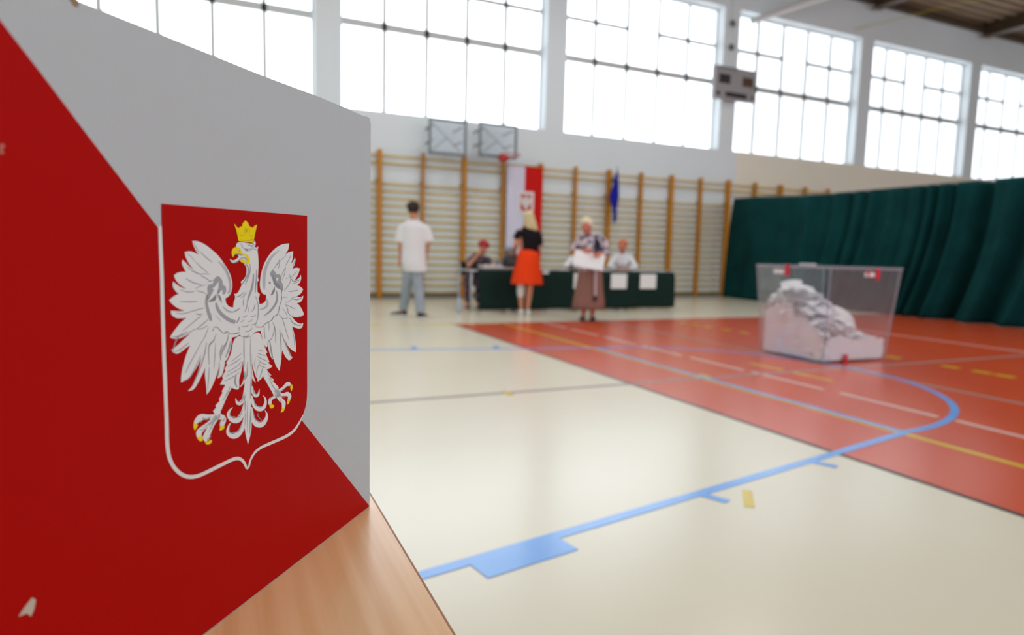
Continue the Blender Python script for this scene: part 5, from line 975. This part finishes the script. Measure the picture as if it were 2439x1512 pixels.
('shade',4,'3419,4178 3417,4149 3414,4107 3408,4065 3399,4025 3388,3985 3377,3948 3366,3914 3355,3883 3348,3861 3325,3860 3327,3881 3330,3912 3336,3947 3345,3984 3356,4024 3367,4063 3378,4105 3389,4148 3396,4177'),
('shade',4,'3469,4102 3460,4119 3447,4143 3431,4163 3409,4177 3380,4189 3360,4197 3366,4204 3389,4197 3422,4188 3450,4173 3466,4150 3475,4123 3480,4105'),
('shade',4,'2784,4304 2773,4267 2757,4213 2742,4153 2730,4080 2718,4000 2711,3943 2700,3942 2705,3998 2712,4078 2722,4152 2739,4213 2760,4268 2774,4305'),
('shade',4,'2868,5263 2841,5222 2802,5166 2750,5124 2680,5120 2612,5137 2565,5150 2572,5159 2620,5148 2685,5136 2735,5139 2779,5173 2823,5227 2854,5266'),
('shade',4,'2766,5086 2725,5089 2667,5096 2613,5107 2574,5126 2545,5149 2526,5166 2535,5170 2557,5155 2589,5135 2625,5118 2673,5107 2729,5098 2769,5092'),
('shade',4,'2734,5376 2726,5390 2715,5410 2704,5433 2694,5458 2684,5486 2678,5505 2688,5507 2697,5488 2711,5461 2723,5436 2732,5413 2739,5392 2744,5378'),
('shadedark',4,'3041,5059 3051,5041 3066,5016 3078,4990 3083,4963 3084,4937 3085,4919 3072,4917 3067,4935 3060,4961 3053,4986 3044,5011 3035,5037 3028,5056'),
('shadedark',4,'3085,4918 3084,4900 3082,4875 3085,4849 3096,4818 3111,4784 3122,4760 3109,4757 3095,4780 3074,4813 3060,4845 3060,4874 3066,4901 3072,4918'),
('shadedark',4,'3122,4760 3136,4742 3152,4713 3160,4682 3166,4647 3171,4622 3157,4620 3149,4644 3137,4679 3127,4708 3117,4738 3109,4757'),
('shadedark',4,'3170,4624 3186,4612 3208,4596 3229,4584 3267,4577 3301,4574 3299,4565 3262,4564 3215,4569 3189,4585 3170,4604 3158,4618'),
('shadedark',4,'3307,4572 3317,4557 3331,4538 3345,4524 3376,4509 3404,4500 3398,4492 3364,4497 3325,4511 3309,4531 3299,4552 3294,4568'),
('shadedark',4,'3405,4500 3428,4496 3463,4488 3492,4478 3524,4467 3546,4459 3539,4451 3515,4457 3480,4465 3449,4473 3418,4484 3398,4492'),
('shadedark',4,'3548,4451 3572,4440 3601,4430 3637,4429 3670,4431 3670,4423 3636,4417 3592,4414 3558,4429 3538,4445'),
('shadedark',4,'3669,4428 3710,4442 3763,4444 3763,4435 3713,4426 3671,4420'),
('shade',4,'3319,5333 3293,5332 3265,5321 3242,5308 3226,5286 3209,5266 3182,5262 3148,5262 3118,5257 3097,5243 3080,5226 3069,5206 3068,5186 3074,5164 3074,5143 3064,5125 3049,5108 3038,5086 3035,5052 3036,5013 3042,4987 3089,4996 3119,5016 3156,5042 3190,5064 3218,5074 3244,5080 3268,5095 3291,5128 3313,5170 3332,5207 3354,5234 3374,5257 3381,5277 3369,5300 3345,5321'),
('shadedark',5,'3324,5276 3305,5258 3278,5232 3255,5205 3243,5178 3235,5151 3223,5128 3199,5114 3170,5105 3144,5090 3122,5061 3102,5028 3088,5003 3116,5011 3155,5023 3191,5036 3216,5049 3238,5063 3257,5083 3274,5112 3288,5145 3300,5179 3310,5215 3319,5251'),
('shadedark',5,'3257,5067 3255,5044 3253,5013 3259,4984 3278,4960 3304,4939 3327,4925 3371,4923 3360,4939 3344,4962 3326,4987 3302,5015 3276,5045'),
('feather',5,'3221,5197 3182,5203 3142,5209 3159,5190 3183,5164 3200,5145 3206,5160 3215,5182'),
('shade',5,'3432,5136 3388,5154 3368,5135 3356,5112 3385,5102 3408,5119'),
('shade',4,'3225,4992 3221,4967 3217,4933 3218,4898 3225,4864 3238,4829 3256,4796 3283,4766 3318,4737 3353,4710 3387,4688 3421,4668 3456,4649 3495,4629 3536,4610 3565,4596 3558,4589 3524,4598 3476,4610 3428,4625 3387,4642 3348,4661 3309,4684 3270,4712 3232,4743 3202,4778 3182,4817 3171,4857 3168,4895 3176,4934 3192,4969 3203,4993'),
('light',4,'3501,4885 3491,4858 3479,4820 3478,4792 3491,4774 3514,4756 3541,4742 3577,4730 3623,4721 3656,4715 3651,4702 3615,4701 3562,4702 3512,4710 3471,4728 3438,4752 3422,4785 3434,4824 3461,4863 3481,4889'),
('shade',4,'4940,4367 4981,4320 5038,4255 5091,4193 5137,4141 5179,4092 5215,4048 5241,4009 5261,3976 5273,3953 5265,3949 5250,3971 5228,4003 5200,4040 5164,4083 5122,4132 5077,4185 5025,4248 4970,4315 4932,4362'),
('shade',4,'4978,4159 4995,4134 5022,4097 5056,4052 5100,3995 5151,3931 5200,3883 5248,3863 5297,3858 5331,3855 5329,3848 5294,3849 5241,3852 5187,3873 5136,3922 5084,3986 5040,4044 5008,4090 4985,4129 4969,4155'),
('shade',4,'4860,4325 4872,4285 4889,4227 4912,4166 4940,4103 4973,4037 5010,3969 5057,3894 5108,3819 5143,3766 5132,3760 5094,3811 5039,3885 4989,3960 4950,4027 4917,4095 4889,4158 4869,4222 4856,4281 4847,4322'),
('shade',4,'4686,4352 4723,4331 4773,4302 4812,4268 4826,4232 4828,4193 4827,4151 4825,4096 4820,4037 4817,3995 4805,3994 4806,4036 4807,4094 4807,4149 4807,4190 4806,4227 4794,4259 4760,4292 4713,4323 4678,4345'),
('shade',4,'4817,3965 4822,3927 4829,3872 4837,3814 4845,3749 4853,3680 4859,3632 4849,3629 4840,3677 4828,3745 4818,3809 4812,3868 4809,3924 4807,3963'),
('shade',4,'4677,4301 4682,4259 4689,4198 4697,4133 4706,4057 4715,3975 4721,3918 4712,3916 4703,3973 4690,4053 4680,4129 4674,4196 4670,4257 4668,4300'),
('shade',4,'4537,4253 4553,4227 4576,4190 4591,4149 4591,4102 4583,4054 4577,4019 4563,4018 4565,4052 4567,4100 4565,4144 4553,4183 4536,4221 4523,4248'),
('shade',4,'4356,4293 4366,4267 4382,4229 4401,4189 4427,4142 4456,4091 4476,4055 4459,4047 4433,4081 4396,4129 4366,4177 4350,4220 4342,4260 4336,4288'),
('shade',4,'4431,4318 4440,4296 4454,4264 4472,4230 4502,4189 4536,4145 4561,4114 4552,4109 4524,4139 4485,4181 4453,4222 4436,4258 4427,4292 4421,4315'),
('shade',4,'5292,4515 5324,4505 5371,4488 5413,4457 5445,4403 5471,4338 5489,4292 5478,4288 5457,4333 5427,4396 5394,4446 5357,4475 5316,4494 5285,4506'),
('shade',4,'4610,4009 4612,3981 4615,3941 4618,3901 4623,3861 4629,3821 4634,3793 4622,3790 4614,3817 4604,3856 4596,3896 4595,3937 4597,3979 4598,4007'),
('shade',4,'5477,4479 5449,4477 5409,4474 5363,4478 5309,4492 5250,4513 5209,4528 5213,4534 5255,4521 5315,4502 5368,4489 5411,4485 5450,4485 5477,4485'),
('shade',4,'4116,4066 4141,4056 4177,4042 4217,4026 4262,4006 4311,3985 4346,3970 4340,3965 4304,3978 4253,3997 4206,4015 4168,4032 4134,4049 4110,4061'),
('shade',4,'4131,3994 4157,3985 4195,3971 4242,3957 4306,3941 4377,3923 4428,3911 4424,3905 4372,3915 4298,3929 4232,3944 4185,3960 4149,3977 4124,3988'),
('shade',4,'4120,3935 4150,3919 4193,3896 4245,3875 4314,3856 4393,3839 4449,3826 4444,3820 4387,3830 4306,3845 4234,3863 4181,3886 4140,3911 4113,3929'),
('shade',4,'4146,3840 4175,3834 4217,3825 4269,3814 4341,3798 4421,3780 4478,3767 4473,3760 4415,3771 4333,3787 4260,3801 4209,3814 4168,3825 4141,3833'),
('shade',4,'4173,3778 4202,3767 4244,3752 4295,3737 4366,3723 4446,3709 4502,3700 4498,3693 4441,3700 4359,3711 4286,3724 4234,3741 4193,3759 4166,3772'),
('shade',4,'4255,3742 4268,3719 4285,3685 4292,3648 4277,3609 4253,3575 4235,3552 4212,3555 4223,3579 4237,3612 4245,3642 4243,3673 4236,3709 4230,3734'),
('shade',4,'4380,3601 4394,3577 4413,3544 4432,3516 4452,3499 4472,3487 4487,3478 4481,3473 4464,3480 4441,3490 4418,3508 4399,3538 4383,3573 4372,3598'),
('shade',4,'4439,3548 4452,3524 4470,3492 4490,3463 4513,3442 4539,3424 4556,3412 4551,3408 4531,3419 4504,3435 4478,3456 4459,3486 4443,3521 4432,3545'),
('shade',4,'4071,3942 4082,3933 4097,3918 4112,3900 4126,3873 4139,3843 4148,3821 4140,3819 4129,3839 4113,3868 4098,3894 4085,3912 4073,3928 4064,3939'),
('shade',4,'3709,4062 3688,4054 3658,4041 3631,4031 3598,4022 3576,4017 3573,4023 3595,4031 3625,4042 3653,4051 3684,4061 3706,4068'),
('shade',4,'3723,4004 3705,3996 3678,3985 3646,3973 3604,3958 3557,3943 3524,3932 3520,3937 3553,3950 3599,3968 3640,3983 3672,3995 3701,4004 3720,4010'),
('shade',4,'3739,3964 3715,3948 3679,3925 3636,3902 3579,3877 3516,3853 3471,3835 3467,3842 3511,3861 3572,3888 3626,3913 3669,3934 3707,3955 3733,3969'),
('shade',4,'3714,3900 3688,3878 3650,3847 3610,3821 3568,3804 3527,3794 3499,3787 3497,3793 3525,3802 3564,3814 3601,3830 3639,3854 3679,3883 3707,3904'),
('shade',4,'3703,3830 3686,3810 3652,3784 3610,3767 3562,3751 3528,3739 3525,3745 3558,3758 3605,3776 3642,3793 3675,3815 3695,3833'),
('shade',4,'3663,3862 3688,3834 3723,3795 3749,3755 3759,3716 3761,3679 3761,3652 3751,3651 3748,3676 3743,3712 3732,3749 3708,3788 3677,3829 3654,3857'),
('shade',4,'3586,3779 3598,3760 3615,3733 3633,3702 3656,3663 3680,3620 3697,3590 3685,3585 3665,3614 3636,3655 3611,3693 3594,3725 3582,3755 3574,3775'),
('shade',4,'3780,3931 3790,3910 3804,3881 3811,3849 3805,3816 3793,3782 3784,3759 3776,3759 3783,3782 3792,3815 3796,3847 3790,3877 3780,3907 3772,3928'),
('shade',4,'3477,3653 3461,3627 3437,3589 3413,3552 3386,3520 3359,3489 3340,3468 3333,3470 3349,3491 3373,3522 3398,3555 3424,3590 3450,3628 3469,3655'),
('shade',4,'3452,3560 3424,3515 3384,3452 3346,3396 3312,3357 3280,3327 3258,3307 3249,3310 3269,3331 3297,3361 3329,3399 3369,3454 3412,3517 3442,3561'),
('shade',4,'4043,4286 4046,4225 4050,4139 4052,4055 4052,3973 4050,3893 4049,3838 4041,3836 4040,3892 4039,3971 4037,4053 4036,4137 4036,4224 4035,4285'),
('shade',4,'3894,4268 3899,4208 3907,4122 3911,4034 3909,3941 3904,3846 3900,3779 3891,3778 3892,3844 3893,3939 3893,4032 3891,4120 3887,4206 3884,4266'),
('shade',4,'3976,3910 3981,3854 3989,3776 4000,3714 4018,3679 4040,3656 4056,3641 4044,3633 4023,3646 3994,3667 3971,3705 3962,3771 3961,3850 3960,3907'),
('shade',4,'3889,3743 3896,3693 3905,3620 3912,3544 3918,3459 3922,3370 3925,3308 3913,3305 3907,3367 3897,3454 3889,3539 3884,3616 3880,3690 3877,3741'),
('shade',4,'3982,3286 3991,3222 4002,3130 4009,3037 4010,2942 4007,2847 4005,2779 3997,2778 3997,2844 3997,2939 3994,3033 3988,3126 3980,3219 3974,3284'),
('shade',4,'3919,3101 3925,3059 3934,2998 3942,2935 3947,2868 3950,2798 3953,2749 3938,2744 3931,2792 3922,2861 3914,2927 3909,2991 3906,3054 3904,3097'),
('shade',4,'3857,3498 3855,3468 3851,3426 3839,3388 3810,3362 3776,3346 3752,3336 3747,3343 3768,3355 3795,3372 3815,3391 3828,3425 3838,3466 3844,3497'),
('shade',4,'3849,3290 3838,3255 3821,3204 3789,3159 3731,3132 3667,3116 3621,3106 3621,3115 3666,3128 3726,3146 3771,3168 3799,3206 3821,3254 3836,3290'),
('shade',4,'3862,3087 3853,3045 3839,2985 3808,2930 3748,2893 3677,2868 3628,2852 3625,2860 3674,2879 3739,2906 3788,2937 3816,2984 3836,3043 3848,3085'),
('shade',4,'3734,3032 3741,3019 3748,2998 3738,2969 3698,2928 3643,2881 3602,2848 3596,2850 3635,2885 3687,2932 3724,2971 3733,2995 3730,3015 3726,3029'),
('shade',4,'4087,3394 4101,3366 4120,3330 4140,3310 4163,3313 4199,3329 4226,3343 4232,3336 4206,3320 4167,3299 4125,3294 4100,3321 4084,3360 4075,3389'),
('shade',4,'4112,3181 4132,3152 4160,3113 4195,3088 4246,3085 4309,3093 4355,3100 4354,3091 4308,3082 4241,3070 4179,3072 4141,3102 4116,3145 4100,3175'),
('shade',4,'4118,2981 4146,2944 4187,2895 4227,2863 4270,2860 4322,2870 4360,2880 4361,2869 4322,2857 4265,2841 4207,2843 4163,2881 4128,2934 4104,2973'),
('shade',4,'4405,3164 4402,3146 4383,3121 4348,3110 4310,3103 4283,3099 4283,3107 4311,3114 4347,3123 4372,3131 4387,3147 4394,3164'),
('shade',4,'4423,2940 4425,2926 4426,2906 4414,2883 4381,2867 4342,2857 4314,2850 4313,2857 4341,2867 4377,2879 4401,2891 4408,2904 4411,2923 4412,2938'),
('shade',4,'4054,3771 4052,3753 4050,3728 4051,3705 4059,3684 4072,3661 4082,3645 4068,3638 4054,3652 4034,3673 4021,3698 4023,3725 4032,3752 4039,3770'),
('shade',4,'4719,3195 4755,3179 4806,3156 4853,3136 4894,3121 4931,3107 4957,3098 4952,3092 4925,3099 4885,3110 4842,3124 4796,3146 4747,3171 4713,3189'),
('shade',4,'4699,3174 4725,3151 4761,3118 4793,3088 4815,3062 4833,3038 4845,3021 4836,3015 4821,3030 4800,3052 4776,3077 4746,3108 4714,3143 4690,3168'),
('shade',4,'4975,3249 4955,3234 4924,3213 4886,3198 4849,3201 4818,3213 4797,3222 4807,3235 4831,3230 4864,3224 4890,3223 4914,3231 4944,3247 4966,3259'),
('shade',4,'5045,3207 5026,3198 4999,3192 4978,3206 4967,3220 4976,3227 4991,3216 5008,3208 5026,3210 5043,3214'),
('shade',4,'5039,3099 5023,3088 5000,3073 4974,3063 4947,3073 4930,3087 4937,3093 4956,3082 4979,3076 4995,3082 5019,3094 5036,3104'),
('shade',4,'4898,2920 4873,2908 4839,2901 4823,2914 4812,2932 4806,2944 4815,2950 4824,2939 4837,2924 4848,2916 4872,2919 4896,2927'),
('shade',4,'4609,3130 4591,3118 4564,3102 4535,3093 4519,3106 4514,3127 4511,3141 4521,3145 4527,3132 4536,3115 4544,3108 4559,3113 4585,3126 4604,3136'),
('shade',4,'4612,3103 4617,3092 4624,3076 4628,3058 4625,3039 4619,3019 4614,3006 4606,3005 4608,3018 4611,3037 4612,3054 4610,3071 4606,3088 4604,3100'),
('shade',4,'3158,3214 3140,3196 3115,3170 3084,3149 3047,3141 3013,3140 2989,3141 2992,3148 3016,3150 3049,3153 3077,3160 3102,3176 3130,3199 3149,3217'),
('shade',4,'3150,3267 3122,3269 3082,3273 3042,3280 3003,3292 2965,3307 2938,3317 2946,3324 2975,3315 3015,3303 3054,3292 3092,3285 3129,3278 3155,3274'),
('shade',4,'3315,3234 3340,3231 3376,3227 3406,3218 3421,3201 3428,3181 3432,3167 3422,3163 3415,3176 3405,3193 3390,3207 3366,3216 3333,3222 3310,3227'),
('shade',4,'3160,3142 3149,3121 3134,3090 3122,3060 3114,3032 3108,3004 3104,2984 3093,2982 3094,3001 3095,3030 3102,3059 3117,3090 3136,3121 3150,3143'),
]
FLAG_EDGE = '-24,-19 2522,2627 3851,4024 4756,4968 5653,5915 6067,6336 6677,6963 7142,7450 7549,7858 8102,8430'
TEARS = {'brown': '6801,8343 6715,8374 6681,8342 6698,8292 6734,8283 6768,8311', 'white': '7527,1898 7492,1856 7515,1763 7555,1700 7589,1757 7660,1768 7678,1769 7612,1836', 'white2': '7620,6656 7579,6671 7572,6639 7599,6602 7576,6573 7625,6558'}
# ------------------------------------------------------------------ voting screen (folded card) with printed flag and coat of arms
PC=Vector((0.14295,0.69587,0)); PD=Vector((0.636429,0.771336,0)); PN=Vector((0.771336,-0.636429,0))   # corner, direction away from camera, face normal
def pp(u,v,off=0): return PC-PD*u+PN*off+Vector((0,0,.7505+v))
vb_=empty('voting_screen',(PC.x,PC.y,.7505),label='folded card voting screen printed white and red with a crowned white eagle shield',cat='voting screen')
S=20000.0
def dec(s): return [(float(a.split(',')[0])/S,float(a.split(',')[1])/S) for a in s.split()]
PL,PH_,PT=.60,.4215,.0035
inv=Matrix.Translation(-Vector((PC.x,PC.y,.7505)))
def panel(name,poly,mats,off0,off1,mi=0):
    """extruded polygon between two offsets from the face plane"""
    b=MB(); tri=tessellate_polygon([[Vector((u,v,0)) for u,v in poly]]); n=len(poly)
    b.add([inv@pp(u,v,off1) for u,v in poly]+[inv@pp(u,v,off0) for u,v in poly],[tuple(t) for t in tri]+[tuple(n+i for i in t)[::-1] for t in tri],0)
    b.add([inv@pp(u,v,off1) for u,v in poly]+[inv@pp(u,v,off0) for u,v in poly],[(i,(i+1)%n,n+(i+1)%n,n+i) for i in range(n)],len(mats)-1)
    return b.build(name,mats,vb_)
top=[(-.0045,0),(-.0045,.418),(-.0025,.4225),(.004,.4232),(.012,.4222),(.045,.4225),(.094,.4222),(.174,.4198),(.232,.4192),(.281,.4186),(.336,.4179),(.45,.4165),(PL,.415),(PL,0)]
panel('front_panel',top,[M_pwhite,M_pwhite,M_card],-PT,0)
edge=dec(FLAG_EDGE)
edge=[e for e in edge if e[0]<PL-.01]
edge[0]=(-.0043,edge[0][1]+.0)
eu=[e for e in edge]
lastu,lastv=eu[-1]
redp=[(-.0043,.0005)]+[(max(-.0043,u),max(.0005,v)) for u,v in eu]+[(PL-.0005,min(.414,lastv)),(PL-.0005,.0005)]
rp=[redp[0]]
for q_ in redp[1:]:
    if abs(q_[0]-rp[-1][0])+abs(q_[1]-rp[-1][1])>1e-4: rp.append(q_)
panel('red_print',rp,[M_pred],-.0001,.00012)
MP={'red':0,'white':1,'feather':2,'light':3,'shade':4,'shadedark':5,'gold':6,'goldshade':7}
b=MB()
for (m,l,s) in EMBLEM:
    P4=dec(s); tri=tessellate_polygon([[Vector((u,v,0)) for u,v in P4]])
    b.add([inv@pp(u,v,.00020+.00007*l) for u,v in P4],[tuple(t) for t in tri],MP[m])
me=bpy.data.meshes.new('eagle_emblem'); me.from_pydata(b.v,[],b.f)
for m in (M_pred,mat('print_border_white',lin(238,236,234),.6,.3),M_pfeather,M_plight,M_pshade,M_pdark,M_pgold,M_pgs): me.materials.append(m)
me.polygons.foreach_set('material_index',b.m); me.update()
# every printed facet faces out of the panel
bm=bmesh.new(); bm.from_mesh(me); bm.normal_update()
for f_ in bm.faces:
    if f_.normal.dot(PN)<0: f_.normal_flip()
bm.to_mesh(me); bm.free()
o=bpy.data.objects.new('eagle_emblem',me); COL.objects.link(o); o.parent=vb_
for k_,m in (('brown',M_card),('white',M_chip),('white2',mat('pink_scuff',lin(200,110,100),.8))):
    panel('torn_patch',dec(TEARS[k_]),[m],.0001,.0005)
# two side wings, folded back at either end
def wing(u0,ang):
    d=Matrix.Rotation(ang,3,'Z')@(-PN); c=pp(u0,0,-PT*.5)-Vector((PC.x,PC.y,.7505)); n=Vector((d.y,-d.x,0))*PT/2
    q=MB(); L_=.42
    vs=[c+n,c-n,c+d*L_-n,c+d*L_+n]; vs=vs+[v+Vector((0,0,.42)) for v in vs]
    q.add(vs,[(0,1,2,3),(4,5,6,7),(0,1,5,4),(1,2,6,5),(2,3,7,6),(3,0,4,7)]); return q
wing(.0,math.radians(4)).build('side_wing',M_pwhite,vb_)

# ------------------------------------------------------------------ tree outside the first window
tr=empty('garden_tree',(-1.2,24,-.1),label='leafy tree outside, its tips faintly visible through the leftmost window',cat='tree')
b=MB(); b.tube([(0,0,0),(.1,0,3),(.0,.1,5.6)],[.14,.10,.04],10); b.tube([(.05,0,3),(1.0,.2,4.6)],[.06,.02],8); b.tube([(.05,0,3.4),(-.9,.1,5.2)],[.06,.02],8); b.build('trunk',M_bark,tr,smooth=True)
b=MB(); random.seed(21)
for k in range(900):
    c=Vector((random.gauss(0,.75),random.gauss(0,.7),5.1+random.gauss(0,.75)))
    R3=Euler((random.uniform(0,6.28),random.uniform(0,6.28),random.uniform(0,6.28))).to_matrix(); s=random.uniform(.06,.11)
    b.add([c+R3@Vector(v)*s for v in ((-1,0,0),(0,-.5,.1),(1,0,0),(0,.5,.1))],[(0,1,2,3)])
b.build('foliage',M_leaf,tr,kind='stuff')
